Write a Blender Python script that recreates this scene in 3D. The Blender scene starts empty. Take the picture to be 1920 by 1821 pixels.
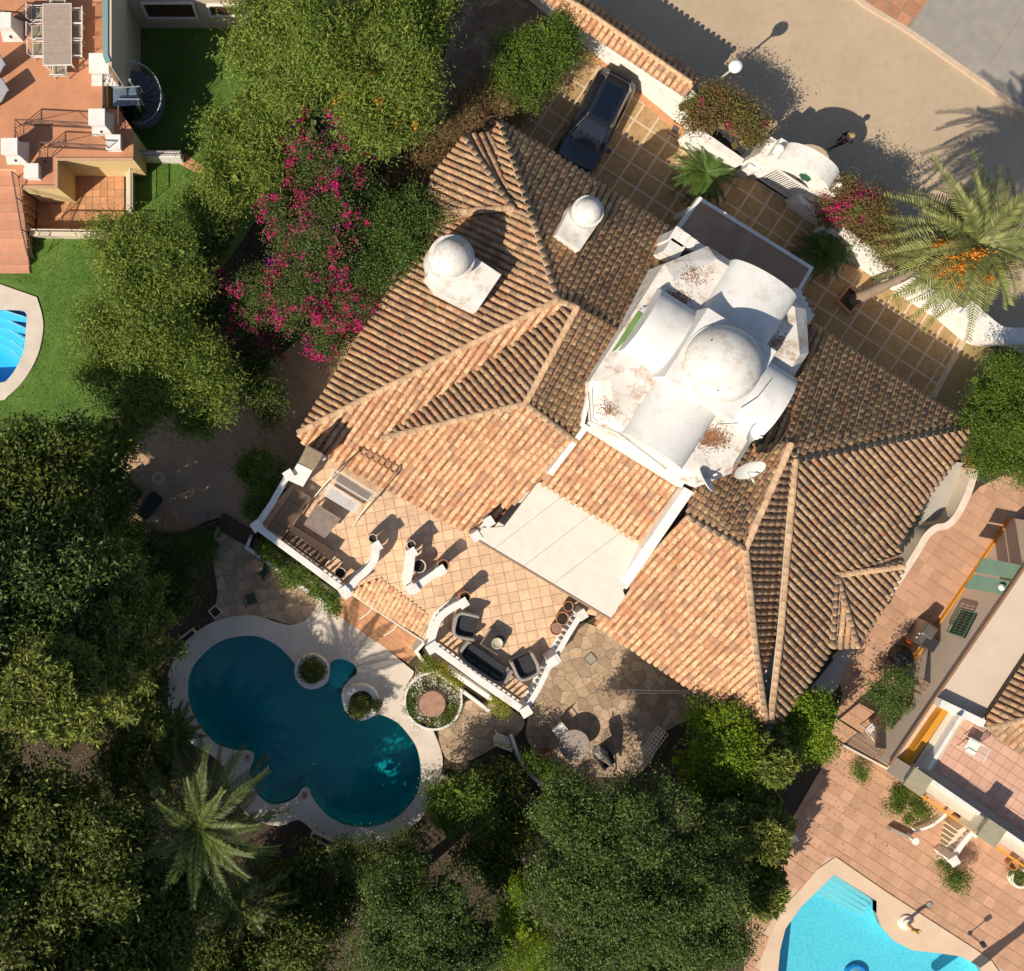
import bpy, bmesh, math, random
import numpy as np
from mathutils import Vector, Matrix
from mathutils.geometry import tessellate_polygon
random.seed(7); RNG = np.random.default_rng(7)
SC = bpy.context.scene; COL = SC.collection
# ---------------------------------------------------------------- camera, sky, sun, exposure
H = 44.0                      # height of the drone above the street, metres
S = 41.6                      # photo pixels per metre on the ground
NX, NY = 600.0, 740.0         # photo pixel straight below the drone
cam = bpy.data.cameras.new('camera'); camo = bpy.data.objects.new('camera', cam); COL.objects.link(camo)
camo.location = (0, 0, H); cam.sensor_width = 36; cam.sensor_fit = 'HORIZONTAL'
cam.lens = 36 * S * H / 1920; cam.shift_x = (960 - NX) / 1920; cam.shift_y = -(910.5 - NY) / 1920
cam.clip_end = 500; SC.camera = camo
world = bpy.data.worlds.new('World'); SC.world = world; world.use_nodes = True
wn = world.node_tree; wn.nodes.clear()
sky = wn.nodes.new('ShaderNodeTexSky'); sky.sky_type = 'NISHITA'; sky.sun_disc = False
sky.sun_elevation = math.radians(40); sky.sun_rotation = math.atan2(-.773, -.634)
bg = wn.nodes.new('ShaderNodeBackground'); bg.inputs[1].default_value = .085
wo = wn.nodes.new('ShaderNodeOutputWorld'); wn.links.new(sky.outputs[0], bg.inputs[0]); wn.links.new(bg.outputs[0], wo.inputs[0])
sun = bpy.data.lights.new('sun', 'SUN'); sun.energy = 4.9; sun.angle = math.radians(.5); sun.color = (1, .9, .75)
suno = bpy.data.objects.new('sun', sun); COL.objects.link(suno)
suno.rotation_euler = Vector((.773 * math.cos(math.radians(39.8)), .634 * math.cos(math.radians(39.8)), -math.sin(math.radians(39.8)))).to_track_quat('-Z', 'Y').to_euler()
suno.location = (-20, -20, 30)
SC.view_settings.view_transform = 'Standard'; SC.view_settings.look = 'None'
SC.view_settings.gamma = 1; SC.view_settings.use_curve_mapping = False
SC.view_settings.exposure = .34
SC.render.engine = 'CYCLES'; SC.cycles.max_bounces = 5; SC.cycles.transparent_max_bounces = 12

# ---------------------------------------------------------------- helpers
def P(px, py, z=0.0):
    """photo pixel and height above ground -> place in the world (metres)"""
    k = (H - z) / H / S
    return Vector(((px - NX) * k, -(py - NY) * k, z))
def PP(pts, z=0.0): return [P(a[0], a[1], a[2] if len(a) > 2 else z) for a in pts]
def XY(pts, z=0.0): return [(v.x, v.y) for v in PP(pts, z)]
def rnd(a, b): return random.uniform(a, b)

MATS = {}
def M(name, c1, c2=None, scale=6, rough=.8, bump=0., bscale=None, metal=0., rand=0., stain=None, sscale=1.2, samt=.5, spec=.4, trans=0., sheen=0, coat=0., ramp=None, bdist=.02):
    if name in MATS: return MATS[name]
    m = bpy.data.materials.new(name); m.use_nodes = True; nt = m.node_tree; N = nt.nodes; L = nt.links
    b = N['Principled BSDF']; b.inputs['Roughness'].default_value = rough; b.inputs['Metallic'].default_value = metal
    b.inputs['Specular IOR Level'].default_value = spec; b.inputs['Coat Weight'].default_value = coat
    tc = N.new('ShaderNodeTexCoord')
    def noise(s, d=6, r=.6):
        n = N.new('ShaderNodeTexNoise'); n.inputs['Scale'].default_value = s; n.inputs['Detail'].default_value = d; n.inputs['Roughness'].default_value = r
        L.new(tc.outputs['Object'], n.inputs['Vector']); return n
    def mix(f, a, bb, blend='MIX'):
        x = N.new('ShaderNodeMix'); x.data_type = 'RGBA'; x.blend_type = blend
        for k, v in ((0, f), (6, a), (7, bb)):
            if isinstance(v, (int, float)): x.inputs[k].default_value = v
            elif isinstance(v, tuple): x.inputs[k].default_value = v + (1,)
            else: L.new(v, x.inputs[k])
        return x.outputs[2]
    def rmp(src, lo, hi):
        r = N.new('ShaderNodeMapRange'); L.new(src, r.inputs[0]); r.inputs[1].default_value = lo; r.inputs[2].default_value = hi; return r.outputs[0]
    col = c1
    if rand or ramp:
        oi = N.new('ShaderNodeObjectInfo'); g = N.new('ShaderNodeNewGeometry'); ad = N.new('ShaderNodeMath'); ad.operation = 'ADD'
        L.new(oi.outputs['Random'], ad.inputs[0]); L.new(g.outputs['Random Per Island'], ad.inputs[1])
        fr = N.new('ShaderNodeMath'); fr.operation = 'FRACT'; L.new(ad.outputs[0], fr.inputs[0]); R = fr.outputs[0]
    if ramp:
        cr = N.new('ShaderNodeValToRGB'); el = cr.color_ramp.elements
        while len(el) < len(ramp): el.new(.5)
        for e, (p, c) in zip(el, ramp): e.position = p; e.color = c + (1,)
        L.new(R, cr.inputs[0]); col = cr.outputs[0]
        if c2: col = mix(rmp(noise(scale).outputs[0], .35, .7), col, c2)
    elif c2:
        col = mix(rmp(noise(scale).outputs[0], .32, .68), c1, c2)
    if rand:
        hs = N.new('ShaderNodeHueSaturation'); mr = N.new('ShaderNodeMapRange'); L.new(R, mr.inputs[0])
        mr.inputs[3].default_value = 1 - rand; mr.inputs[4].default_value = 1 + rand; L.new(mr.outputs[0], hs.inputs['Value'])
        if isinstance(col, tuple): hs.inputs['Color'].default_value = col + (1,)
        else: L.new(col, hs.inputs['Color'])
        col = hs.outputs[0]
    if stain:
        f = N.new('ShaderNodeMath'); f.operation = 'MULTIPLY'; f.inputs[1].default_value = samt
        L.new(rmp(noise(sscale, 10, .72).outputs[0], .5, .66), f.inputs[0]); col = mix(f.outputs[0], col, stain)
    if isinstance(col, tuple): b.inputs['Base Color'].default_value = col + (1,)
    else: L.new(col, b.inputs['Base Color'])
    if bump:
        bp = N.new('ShaderNodeBump'); bp.inputs['Strength'].default_value = bump; bp.inputs['Distance'].default_value = bdist
        L.new(noise(bscale or scale * 4).outputs[0], bp.inputs['Height']); L.new(bp.outputs[0], b.inputs['Normal'])
    if trans:
        tr = N.new('ShaderNodeBsdfTranslucent'); ms = N.new('ShaderNodeMixShader'); ms.inputs[0].default_value = trans
        if isinstance(col, tuple): tr.inputs[0].default_value = col + (1,)
        else: L.new(col, tr.inputs[0])
        L.new(b.outputs[0], ms.inputs[1]); L.new(tr.outputs[0], ms.inputs[2]); L.new(ms.outputs[0], N['Material Output'].inputs[0])
    MATS[name] = m; return m
def water(name, tint, bscale=14, gloss=1.0):
    m = bpy.data.materials.new(name); m.use_nodes = True; nt = m.node_tree; N = nt.nodes; L = nt.links
    N.remove(N['Principled BSDF']); t = N.new('ShaderNodeBsdfTransparent'); t.inputs[0].default_value = tint + (1,)
    g = N.new('ShaderNodeBsdfGlossy'); g.inputs['Roughness'].default_value = .04
    mx = N.new('ShaderNodeMixShader'); tc = N.new('ShaderNodeTexCoord'); n = N.new('ShaderNodeTexNoise'); n.inputs['Scale'].default_value = bscale
    L.new(tc.outputs['Object'], n.inputs['Vector']); bp = N.new('ShaderNodeBump'); bp.inputs['Distance'].default_value = .01; bp.inputs['Strength'].default_value = .35
    L.new(n.outputs[0], bp.inputs['Height']); L.new(bp.outputs[0], g.inputs['Normal'])
    mx.inputs[0].default_value = .05 * gloss; L.new(t.outputs[0], mx.inputs[1]); L.new(g.outputs[0], mx.inputs[2]); L.new(mx.outputs[0], N['Material Output'].inputs[0])
    return m

ROOT = {}
def tag(o, label=None, cat=None, group=None, kind=None):
    for k, v in (('label', label), ('category', cat), ('group', group), ('kind', kind)):
        if v: o[k] = v
    return o
def thing(name, label, cat, loc=(0, 0, 0), rz=0., group=None):
    o = bpy.data.objects.new(name, None); COL.objects.link(o); o.empty_display_size = .2
    o.location = loc; o.rotation_euler = (0, 0, rz); tag(o, label, cat, group)
    ROOT[o.name] = Matrix.Translation(Vector(loc)) @ Matrix.Rotation(rz, 4, 'Z'); return o
def link(name, me, parent=None, mat4=None):
    o = bpy.data.objects.new(name, me); COL.objects.link(o)
    if parent: o.parent = parent; ROOT[o.name] = ROOT.get(parent.name, Matrix())
    if mat4 is not None: o.matrix_local = mat4
    return o
def np_mesh(name, V, F, mat, smooth=False):
    """V (n,3), F (m,k) arrays -> mesh"""
    me = bpy.data.meshes.new(name); V = np.asarray(V, np.float32); F = np.asarray(F, np.int32)
    me.vertices.add(len(V)); me.vertices.foreach_set('co', V.ravel()); k = F.shape[1]
    me.loops.add(F.size); me.loops.foreach_set('vertex_index', F.ravel()); me.polygons.add(len(F))
    me.polygons.foreach_set('loop_start', np.arange(0, F.size, k, dtype=np.int32))
    if smooth: me.polygons.foreach_set('use_smooth', np.ones(len(F), bool))
    me.update(calc_edges=True); me.materials.append(mat); return me

class MB:
    """collects shapes for ONE mesh object; coordinates in the world unless build(local=True)"""
    def __init__(s): s.v = []; s.f = []
    def add(s, vs, fs):
        n = len(s.v); s.v += [Vector(v) for v in vs]; s.f += [tuple(n + i for i in f) for f in fs]; return s
    def box(s, c, d, rz=0., m=None):
        x, y, z = d[0] / 2, d[1] / 2, d[2] / 2; c = Vector(c); R = m.to_3x3() if m else Matrix.Rotation(rz, 3, 'Z')
        vs = [c + R @ Vector((a * x, b * y, e * z)) for e in (-1, 1) for a, b in ((-1, -1), (1, -1), (1, 1), (-1, 1))]
        return s.add(vs, [(3, 2, 1, 0), (4, 5, 6, 7), (0, 1, 5, 4), (1, 2, 6, 5), (2, 3, 7, 6), (3, 0, 4, 7)])
    def prism(s, xy, z0, z1, holes=(), bottom=True):
        loops = [list(xy)] + [list(h) for h in holes]; top = [Vector((a[0], a[1], a[2] if len(a) > 2 else z1)) for l in loops for a in l]; n = len(top)
        tris = tessellate_polygon([[Vector((a[0], a[1], 0)) for a in l] for l in loops])
        bot = [Vector((v.x, v.y, z0)) for v in top]; fs = []
        for t in tris:
            a, b, c = (top[i] for i in t); up = (b - a).cross(c - a).z > 0
            t = tuple(t) if up else tuple(reversed(t)); fs.append(t)
            if bottom: fs.append(tuple(n + i for i in reversed(t)))
        o = 0
        for li, l in enumerate(loops):
            k = len(l); ar = sum(l[i][0] * l[(i + 1) % k][1] - l[(i + 1) % k][0] * l[i][1] for i in range(k)); ccw = (ar > 0) != (li > 0)
            for i in range(k):
                a, b = o + i, o + (i + 1) % k
                fs.append((a, n + a, n + b, b) if ccw else (b, n + b, n + a, a))
            o += k
        return s.add(top + bot, fs)
    def sheet(s, pts3, holes=()):
        loops = [list(pts3)] + [list(h) for h in holes]; fl = [Vector(p) for l in loops for p in l]; fs = []
        for t in tessellate_polygon([[Vector((p[0], p[1], 0)) for p in l] for l in loops]):
            a, b, c = (fl[i] for i in t); fs.append(tuple(t) if (b - a).cross(c - a).z > 0 else tuple(reversed(t)))
        return s.add(fl, fs)
    def tube(s, pts, r, n=8, caps=True):
        pts = [Vector(p) for p in pts]; rs = r if isinstance(r, (list, tuple)) else [r] * len(pts); vs = []; ref = Vector((0, 0, 1))
        for i, p in enumerate(pts):
            d = (pts[min(i + 1, len(pts) - 1)] - pts[max(i - 1, 0)]).normalized()
            if abs(d.dot(ref)) > .95: ref = Vector((1, 0, 0)) if abs(d.x) < .9 else Vector((0, 1, 0))
            a = d.cross(ref).normalized(); b = d.cross(a)
            vs += [p + rs[i] * (a * math.cos(6.28318 * j / n) + b * math.sin(6.28318 * j / n)) for j in range(n)]
        fs = [(i * n + j, (i + 1) * n + j, (i + 1) * n + (j + 1) % n, i * n + (j + 1) % n) for i in range(len(pts) - 1) for j in range(n)]
        if caps: fs += [tuple(range(n)), tuple(reversed(range((len(pts) - 1) * n, len(pts) * n)))]
        return s.add(vs, fs)
    def lathe(s, c, prof, n=20, sq=1.):
        c = Vector(c); vs = [c + Vector((r * math.cos(6.28318 * j / n), sq * r * math.sin(6.28318 * j / n), z)) for r, z in prof for j in range(n)]
        fs = [(i * n + j, i * n + (j + 1) % n, (i + 1) * n + (j + 1) % n, (i + 1) * n + j) for i in range(len(prof) - 1) for j in range(n)]
        if prof[0][0] > 1e-4: fs.append(tuple(reversed(range(n))))
        if prof[-1][0] > 1e-4: fs.append(tuple(range((len(prof) - 1) * n, len(prof) * n)))
        return s.add(vs, fs)
    def band(s, xy, w, z0, z1, closed=False):
        """wall or rail of width w along a polyline"""
        pts = [Vector((p[0], p[1])) for p in xy]; n = len(pts); L = []; R = []
        for i in range(n):
            a = pts[(i - 1) % n] if (closed or i) else pts[i]; b = pts[(i + 1) % n] if (closed or i < n - 1) else pts[i]
            d1 = (pts[i] - a).normalized() if (pts[i] - a).length > 1e-6 else (b - pts[i]).normalized()
            d2 = (b - pts[i]).normalized() if (b - pts[i]).length > 1e-6 else d1
            t = (d1 + d2).normalized(); nn = Vector((-t.y, t.x)); k = w / 2 / max(.5, nn.dot(Vector((-d2.y, d2.x))))
            L.append(pts[i] + nn * k); R.append(pts[i] - nn * k)
        for i in range(n if closed else n - 1):
            j = (i + 1) % n; q = [L[i], R[i], R[j], L[j]]
            vs = [(v.x, v.y, z0) for v in q] + [(v.x, v.y, z1) for v in q]
            s.add(vs, [(3, 2, 1, 0), (4, 5, 6, 7), (1, 2, 6, 5), (3, 0, 4, 7)] + ([(0, 1, 5, 4)] if i == 0 and not closed else []) + ([(2, 3, 7, 6)] if i == n - 2 and not closed else []))
        return s
    def build(s, name, mat, parent=None, smooth=False, local=False, bevel=0, **kw):
        me = bpy.data.meshes.new(name); vs = s.v
        if parent and not local: inv = ROOT.get(parent.name, Matrix()).inverted(); vs = [inv @ v for v in vs]
        me.from_pydata([tuple(v) for v in vs], [], s.f); me.materials.append(mat)
        if smooth: me.polygons.foreach_set('use_smooth', [True] * len(me.polygons))
        me.update(); o = link(name, me, parent)
        if smooth: 
            md = o.modifiers.new('n', 'EDGE_SPLIT'); md.split_angle = math.radians(40)
        if bevel: md = o.modifiers.new('b', 'BEVEL'); md.width = bevel; md.segments = 2; md.limit_method = 'ANGLE'; md.angle_limit = .6
        tag(o, **kw); return o
def copy_tree(o, loc, rz=0., label=None, scale=None):
    r = o.copy(); COL.objects.link(r); r.location = loc; r.rotation_euler = (0, 0, rz)
    if scale: r.scale = scale
    if label: r['label'] = label
    for ch in o.children:
        c = ch.copy(); COL.objects.link(c); c.parent = r
        for g in ch.children: d = g.copy(); COL.objects.link(d); d.parent = c
    return r
def ang(p, q): a, b = P(*p), P(*q); return math.atan2(b.y - a.y, b.x - a.x)
def spline(pts, n=5, closed=True):
    out = []; k = len(pts)
    for i in range(k if closed else k - 1):
        g = lambda j: Vector(pts[j % k] if closed else pts[max(0, min(k - 1, j))])
        a, b, c, d = g(i - 1), g(i), g(i + 1), g(i + 2)
        for t in range(n):
            t /= n; out.append(tuple(.5 * ((2 * b) + (c - a) * t + (2 * a - 5 * b + 4 * c - d) * t * t + (3 * b - a - 3 * c + d) * t ** 3)))
    if not closed: out.append(tuple(pts[-1]))
    return out
def inpoly(x, y, p):
    c = False; n = len(p); j = n - 1
    for i in range(n):
        if (p[i][1] > y) != (p[j][1] > y) and x < (p[j][0] - p[i][0]) * (y - p[i][1]) / (p[j][1] - p[i][1]) + p[i][0]: c = not c
        j = i
    return c
def clip(poly, a, b):
    """keep the part of poly left of the line a->b"""
    out = []; n = len(poly); f = lambda p: (b[0] - a[0]) * (p[1] - a[1]) - (b[1] - a[1]) * (p[0] - a[0])
    for i in range(n):
        p, q = poly[i], poly[(i + 1) % n]; fp, fq = f(p), f(q)
        if fp >= 0: out.append(p)
        if (fp >= 0) != (fq >= 0): t = fp / (fp - fq); out.append((p[0] + t * (q[0] - p[0]), p[1] + t * (q[1] - p[1])))
    return out
def area(p): return abs(sum(p[i][0] * p[(i + 1) % len(p)][1] - p[(i + 1) % len(p)][0] * p[i][1] for i in range(len(p)))) / 2
def shrink(p, g):
    cx = sum(a for a, b in p) / len(p); cy = sum(b for a, b in p) / len(p); out = []
    for a, b in p:
        d = math.hypot(a - cx, b - cy) or 1; k = max(0, 1 - g * 1.3 / d); out.append((cx + (a - cx) * k, cy + (b - cy) * k))
    return out
def pave(poly, z, parent, mat, cell=.45, cell2=None, rz=0., gap=.012, hgt=.02, org=(0, 0), vor=0., name='paving_stone', limit=300, stagger=False, keep=None):
    """lay single stones over poly (world xy): the biggest `limit` as parts, the rest joined"""
    cell2 = cell2 or cell; c, s = math.cos(rz), math.sin(rz)
    loc = [((x - org[0]) * c + (y - org[1]) * s, -(x - org[0]) * s + (y - org[1]) * c) for x, y in poly]
    i0, i1 = math.floor(min(a for a, b in loc) / cell) - 1, math.ceil(max(a for a, b in loc) / cell) + 1
    j0, j1 = math.floor(min(b for a, b in loc) / cell2) - 1, math.ceil(max(b for a, b in loc) / cell2) + 1
    rr = random.Random(5); pts = {}
    for i in range(i0 - 2, i1 + 3):
        for j in range(j0 - 2, j1 + 3):
            pts[i, j] = ((i + .5 + (.5 if stagger and j % 2 else 0) + rr.uniform(-vor, vor)) * cell, (j + .5 + rr.uniform(-vor, vor)) * cell2)
    cells = []
    for i in range(i0, i1):
        for j in range(j0, j1):
            x, y = pts[i, j]
            q = [(x - cell * (1.6 if vor else .5), y - cell2 * (1.6 if vor else .5)), (x + cell * (1.6 if vor else .5), y - cell2 * (1.6 if vor else .5)), (x + cell * (1.6 if vor else .5), y + cell2 * (1.6 if vor else .5)), (x - cell * (1.6 if vor else .5), y + cell2 * (1.6 if vor else .5))]
            if vor:
                for di in (-2, -1, 0, 1, 2):
                    for dj in (-2, -1, 0, 1, 2):
                        if di or dj:
                            u, v = pts[i + di, j + dj]; mx, my = (x + u) / 2, (y + v) / 2; dx, dy = u - x, v - y
                            if q: q = clip(q, (mx, my), (mx - dy, my + dx))
            if len(q) < 3: continue
            ins = [inpoly(a, b, loc) for a, b in q]
            if all(ins): r = q
            else:
                r = list(loc); n = len(q)
                if area(q) and sum(q[k][0] * q[(k + 1) % n][1] - q[(k + 1) % n][0] * q[k][1] for k in range(n)) < 0: q = q[::-1]
                for k in range(n):
                    if r: r = clip(r, q[k], q[(k + 1) % n])
            if len(r) < 3 or area(r) < .12 * cell * cell2: continue
            if keep and not keep(x * c - y * s + org[0], x * s + y * c + org[1]): continue
            cells.append(shrink(r, gap))
    cells.sort(key=area, reverse=True); inv = ROOT.get(parent.name, Matrix()).inverted(); rest = MB(); nst = 0
    for k, r in enumerate(cells):
        w = [(a * c - b * s + org[0], a * s + b * c + org[1]) for a, b in r]; dz = rr.uniform(-.003, .004)
        if k < limit: MB().prism(w, z, z + hgt + dz, bottom=False).build(name, mat, parent)
        else: rest.prism(w, z, z + hgt + dz, bottom=False)
    if rest.v: rest.build(name + ('s' if limit else ''), mat, parent, kind='stuff') if True else rest.build(name + 's', mat, parent, kind='stuff')
    return len(cells)
# ---------------------------------------------------------------- materials
WHITE = M('white_plaster', (.74, .71, .66), (.66, .62, .57), 3, .85, .15, 40, stain=(.42, .33, .24), sscale=1.6, samt=.3)
WHITE2 = M('stained_white_plaster', (.66, .64, .6), (.57, .54, .49), 1.6, .85, .25, 30, stain=(.34, .18, .09), sscale=1.9, samt=.6)
CREAM = M('cream_render', (.62, .53, .4), (.55, .47, .36), 2, .9, .1, 30)
YELLOW = M('yellow_render', (.68, .5, .24), (.6, .44, .22), 2, .9)
BEIGE = M('beige_render', (.6, .47, .36), (.54, .43, .33), 1.2, .9, .1, 20)
CONC = M('pale_concrete', (.74, .66, .57), (.68, .6, .51), 2, .85, .2, 30, stain=(.5, .42, .34), sscale=2.5, samt=.25)
POOLDECK = M('pool_deck_stone', (.62, .54, .45), (.52, .45, .38), 1.1, .85, .1, 60, stain=(.4, .34, .28), sscale=1.2, samt=.25)
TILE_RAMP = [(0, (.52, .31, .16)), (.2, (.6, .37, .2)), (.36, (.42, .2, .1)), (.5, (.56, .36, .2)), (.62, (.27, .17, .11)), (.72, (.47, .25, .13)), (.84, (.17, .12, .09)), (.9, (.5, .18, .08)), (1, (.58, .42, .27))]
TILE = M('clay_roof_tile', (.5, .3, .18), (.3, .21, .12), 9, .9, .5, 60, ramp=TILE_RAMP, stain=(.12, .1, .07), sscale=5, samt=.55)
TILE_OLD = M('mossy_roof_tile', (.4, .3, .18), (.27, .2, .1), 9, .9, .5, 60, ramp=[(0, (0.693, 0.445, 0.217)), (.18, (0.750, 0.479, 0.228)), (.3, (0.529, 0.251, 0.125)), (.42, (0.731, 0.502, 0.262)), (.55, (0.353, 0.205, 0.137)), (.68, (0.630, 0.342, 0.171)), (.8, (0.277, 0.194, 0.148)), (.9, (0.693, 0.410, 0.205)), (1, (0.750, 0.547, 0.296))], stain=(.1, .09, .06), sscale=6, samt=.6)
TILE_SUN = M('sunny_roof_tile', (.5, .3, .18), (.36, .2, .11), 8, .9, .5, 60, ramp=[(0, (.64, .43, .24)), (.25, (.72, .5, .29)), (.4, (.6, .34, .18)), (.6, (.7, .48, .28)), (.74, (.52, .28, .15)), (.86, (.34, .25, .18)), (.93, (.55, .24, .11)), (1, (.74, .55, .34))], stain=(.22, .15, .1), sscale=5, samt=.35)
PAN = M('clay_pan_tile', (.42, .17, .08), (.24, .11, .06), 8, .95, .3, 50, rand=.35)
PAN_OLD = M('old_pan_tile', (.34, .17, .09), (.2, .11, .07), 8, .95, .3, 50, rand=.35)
MORTAR = M('mortar', (.5, .42, .33), (.38, .3, .23), 8, .95)
UNDER = M('roof_underlay', (.12, .07, .045), (.08, .05, .035), 4, .95)
TERRA = M('terrace_tile', (.7, .49, .31), (.64, .41, .25), 3, .8, .08, 50, rand=.1, stain=(.45, .28, .17), sscale=1.5, samt=.35)
BRICKFLOOR = M('orange_brick_floor', (.55, .28, .14), (.46, .22, .11), 4, .85, .1, 50, rand=.14, stain=(.3, .18, .1), sscale=1.5, samt=.3)
PATIO = M('patio_tile', (.5, .29, .18), (.43, .24, .15), 2, .8, .1, 40, rand=.13, stain=(.36, .22, .14), sscale=1.2, samt=.5)
PAVER = M('driveway_paver', (.44, .28, .13), (.3, .19, .09), 5, .9, .5, 30, rand=.1, stain=(.2, .13, .07), sscale=2, samt=.45)
BANDM = M('driveway_band', (.62, .47, .34), (.52, .39, .27), 5, .9, .2, 40, rand=.08)
FLAG = M('flagstone', (.42, .3, .2), (.34, .24, .16), 4, .9, .3, 30, rand=.25, stain=(.24, .17, .11), sscale=1.8, samt=.4)
GROUTD = M('dark_joint', (.3, .22, .15), (.23, .17, .12), 6, .95)
GROUTL = M('light_joint', (.56, .42, .3), (.46, .34, .24), 5, .95)
TJOINT = M('terrace_joint', (.64, .46, .31), (.56, .39, .26), 5, .95)
WOOD = M('dark_wood', (.1, .055, .035), (.06, .035, .025), 12, .6, .2, 60)
IRON = M('grey_iron', (.12, .1, .1), None, 4, .5, metal=.5)
WICK = M('grey_wicker', (.36, .31, .27), (.22, .19, .17), 60, .8, .6, 90)
CUSH = M('black_cushion', (.02, .02, .024), (.03, .03, .034), 8, .85)
SOIL = M('soil', (.045, .028, .018), (.1, .065, .04), 8, .95, .8, 20)
POT = M('terracotta_pot', (.42, .2, .1), (.3, .15, .08), 9, .85)
POTW = M('pale_pot', (.55, .48, .4), (.4, .34, .28), 9, .85)
DARKPOT = M('dark_pot', (.07, .045, .035), (.04, .03, .025), 9, .6)

# ---------------------------------------------------------------- ground, road, lawns (setting)
def struct(name, mb, mat, parent=None, **kw): return mb.build(name, mat, parent, kind='structure', **kw)
GROUND = M('garden_soil', (.045, .032, .02), (.07, .05, .03), 1.5, .95, .8, 12, stain=(.02, .026, .01), sscale=1.3, samt=.7)
struct('ground', MB().sheet([(-160, -160, -.02), (160, -160, -.02), (160, 160, -.02), (-160, 160, -.02)], [[(v.x, v.y, -.02) for v in PP(q)] for q in (
    [(330, 1320), (340, 1240), (400, 1180), (490, 1180), (560, 1190), (730, 1240), (740, 1330), (800, 1400), (800, 1500), (690, 1570), (600, 1540), (530, 1530), (480, 1510), (440, 1450), (350, 1360)], [(1566, 1622), (1655, 1685), (1820, 1790), (1865, 1850), (1885, 2020), (1410, 2020), (1450, 1770), (1520, 1660)], [(-80, 570), (60, 572), (64, 620), (50, 680), (15, 730), (-80, 735)])]), GROUND)
ROAD = M('tan_asphalt', (.47, .36, .245), (.4, .305, .205), .3, .95, .6, 70, stain=(.3, .225, .155), sscale=2.6, samt=.35)
struct('street', MB().sheet(PP([(985, -10), (1282, 178), (1400, 300), (1500, 372), (1640, 470), (1900, 655), (2600, 1150), (2800, 800), (1926, 216), (1806, 132), (1738, 84), (1690, 51), (1622, 11), (1300, -260), (700, -300)], .004)), ROAD)
kerb = struct('kerb', MB().band(XY([(1200, -320), (1622, 11), (1690, 51), (1738, 84), (1806, 132), (1926, 216), (2800, 800)]), .22, -.01, .11), GROUTL)
struct('pavement', MB().sheet(PP([(1300, -260), (1622, 8), (1690, 48), (1703, 56), (1745, -4), (1900, -280)], .1)), GROUTD)
pvt = bpy.data.objects['pavement']
pave(XY([(1540, -70), (1628, 8), (1692, 47), (1702, 54), (1741, 0), (1790, -70)], .1), .1, pvt, M('brown_street_tile', (.5, .24, .13), (.4, .19, .11), 5, .85, .1, 30, rand=.2), cell=.62, rz=math.radians(-32), gap=.03, hgt=.012, limit=60)
GREYC = M('grey_concrete', (.3, .27, .23), (.25, .23, .2), 1.4, .95, .4, 60, stain=(.38, .33, .27), sscale=2.2, samt=.4)
struct('concrete_apron', MB().sheet(PP([(1703, 56), (1738, 82), (1806, 130), (1926, 214), (2800, 800), (2800, -200), (1900, -200), (1741, 0)], .104)), GREYC)
for q in ([(1852, 125), (1925, 15)],): MB().band(XY(q, .11), .035, .104, .109).build('concrete_joint', GROUTD, bpy.data.objects['concrete_apron'])
LAWN = M('lawn_green', (.07, .15, .02), (.13, .23, .035), .7, .95, 1., 60, stain=(.13, .15, .04), sscale=1.1, samt=.45, bdist=.04)
struct('lawn', MB().sheet(PP([(264, 50), (455, 50), (560, 300), (420, 500), (200, 800), (90, 870), (-120, 900), (-120, 722), (-30, 745), (20, 735), (50, 700), (72, 660), (80, 610), (70, 557), (-120, 540), (-120, 440), (70, 440), (232, 445), (245, 300)], .0)), LAWN)
def grass_blades():
    poly = XY([(250, 160), (450, 60), (470, 300), (380, 480), (180, 820), (-20, 850), (-20, 750), (50, 720), (85, 620), (80, 540), (-20, 520), (60, 455), (250, 455), (245, 310)])
    xs = [a for a, b in poly]; ys = [b for a, b in poly]; pts = []
    r = random.Random(3)
    while len(pts) < 26000:
        x, y = r.uniform(min(xs), max(xs)), r.uniform(min(ys), max(ys))
        if inpoly(x, y, poly): pts.append((x, y))
    c = np.array(pts); n = len(c); a = RNG.uniform(0, 6.28, n); l = RNG.uniform(.03, .07, n); w = .012
    dx, dy = np.cos(a), np.sin(a); V = np.zeros((n, 3, 3)); V[:, 0, :2] = c - w * np.c_[dy, -dx]; V[:, 1, :2] = c + w * np.c_[dy, -dx]; V[:, 2, :2] = c + .05 * np.c_[dx, dy]; V[:, 2, 2] = l
    tag(link('lawn_grass', np_mesh('lawn_grass', V.reshape(-1, 3), np.arange(n * 3).reshape(-1, 3), M('grass_blade', (.09, .18, .025), None, rough=.6, rand=.4, trans=.3))), kind='stuff')
grass_blades()
DIRT = M('sandy_ground', (.46, .31, .2), (.38, .25, .16), .8, .95, .5, 30, stain=(.28, .18, .11), sscale=1.1, samt=.5)
struct('sandy_terrace', MB().sheet(PP(spline([(225, 870), (300, 760), (480, 700), (640, 560), (760, 470), (850, 420), (850, 520), (700, 750), (590, 860), (500, 990), (415, 970), (330, 1000), (250, 970), (208, 925)], 4), .008)), DIRT)
struct('side_path', MB().sheet(PP([(780, -60), (1000, -60), (1040, 60), (960, 180), (900, 240), (840, 300), (760, 420), (740, 330), (800, 200), (850, 60)], .006)), M('leafy_dirt', (.22, .15, .1), (.14, .09, .06), 1.6, .95, .8, 20, stain=(.4, .3, .2), sscale=1.3, samt=.8))

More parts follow.
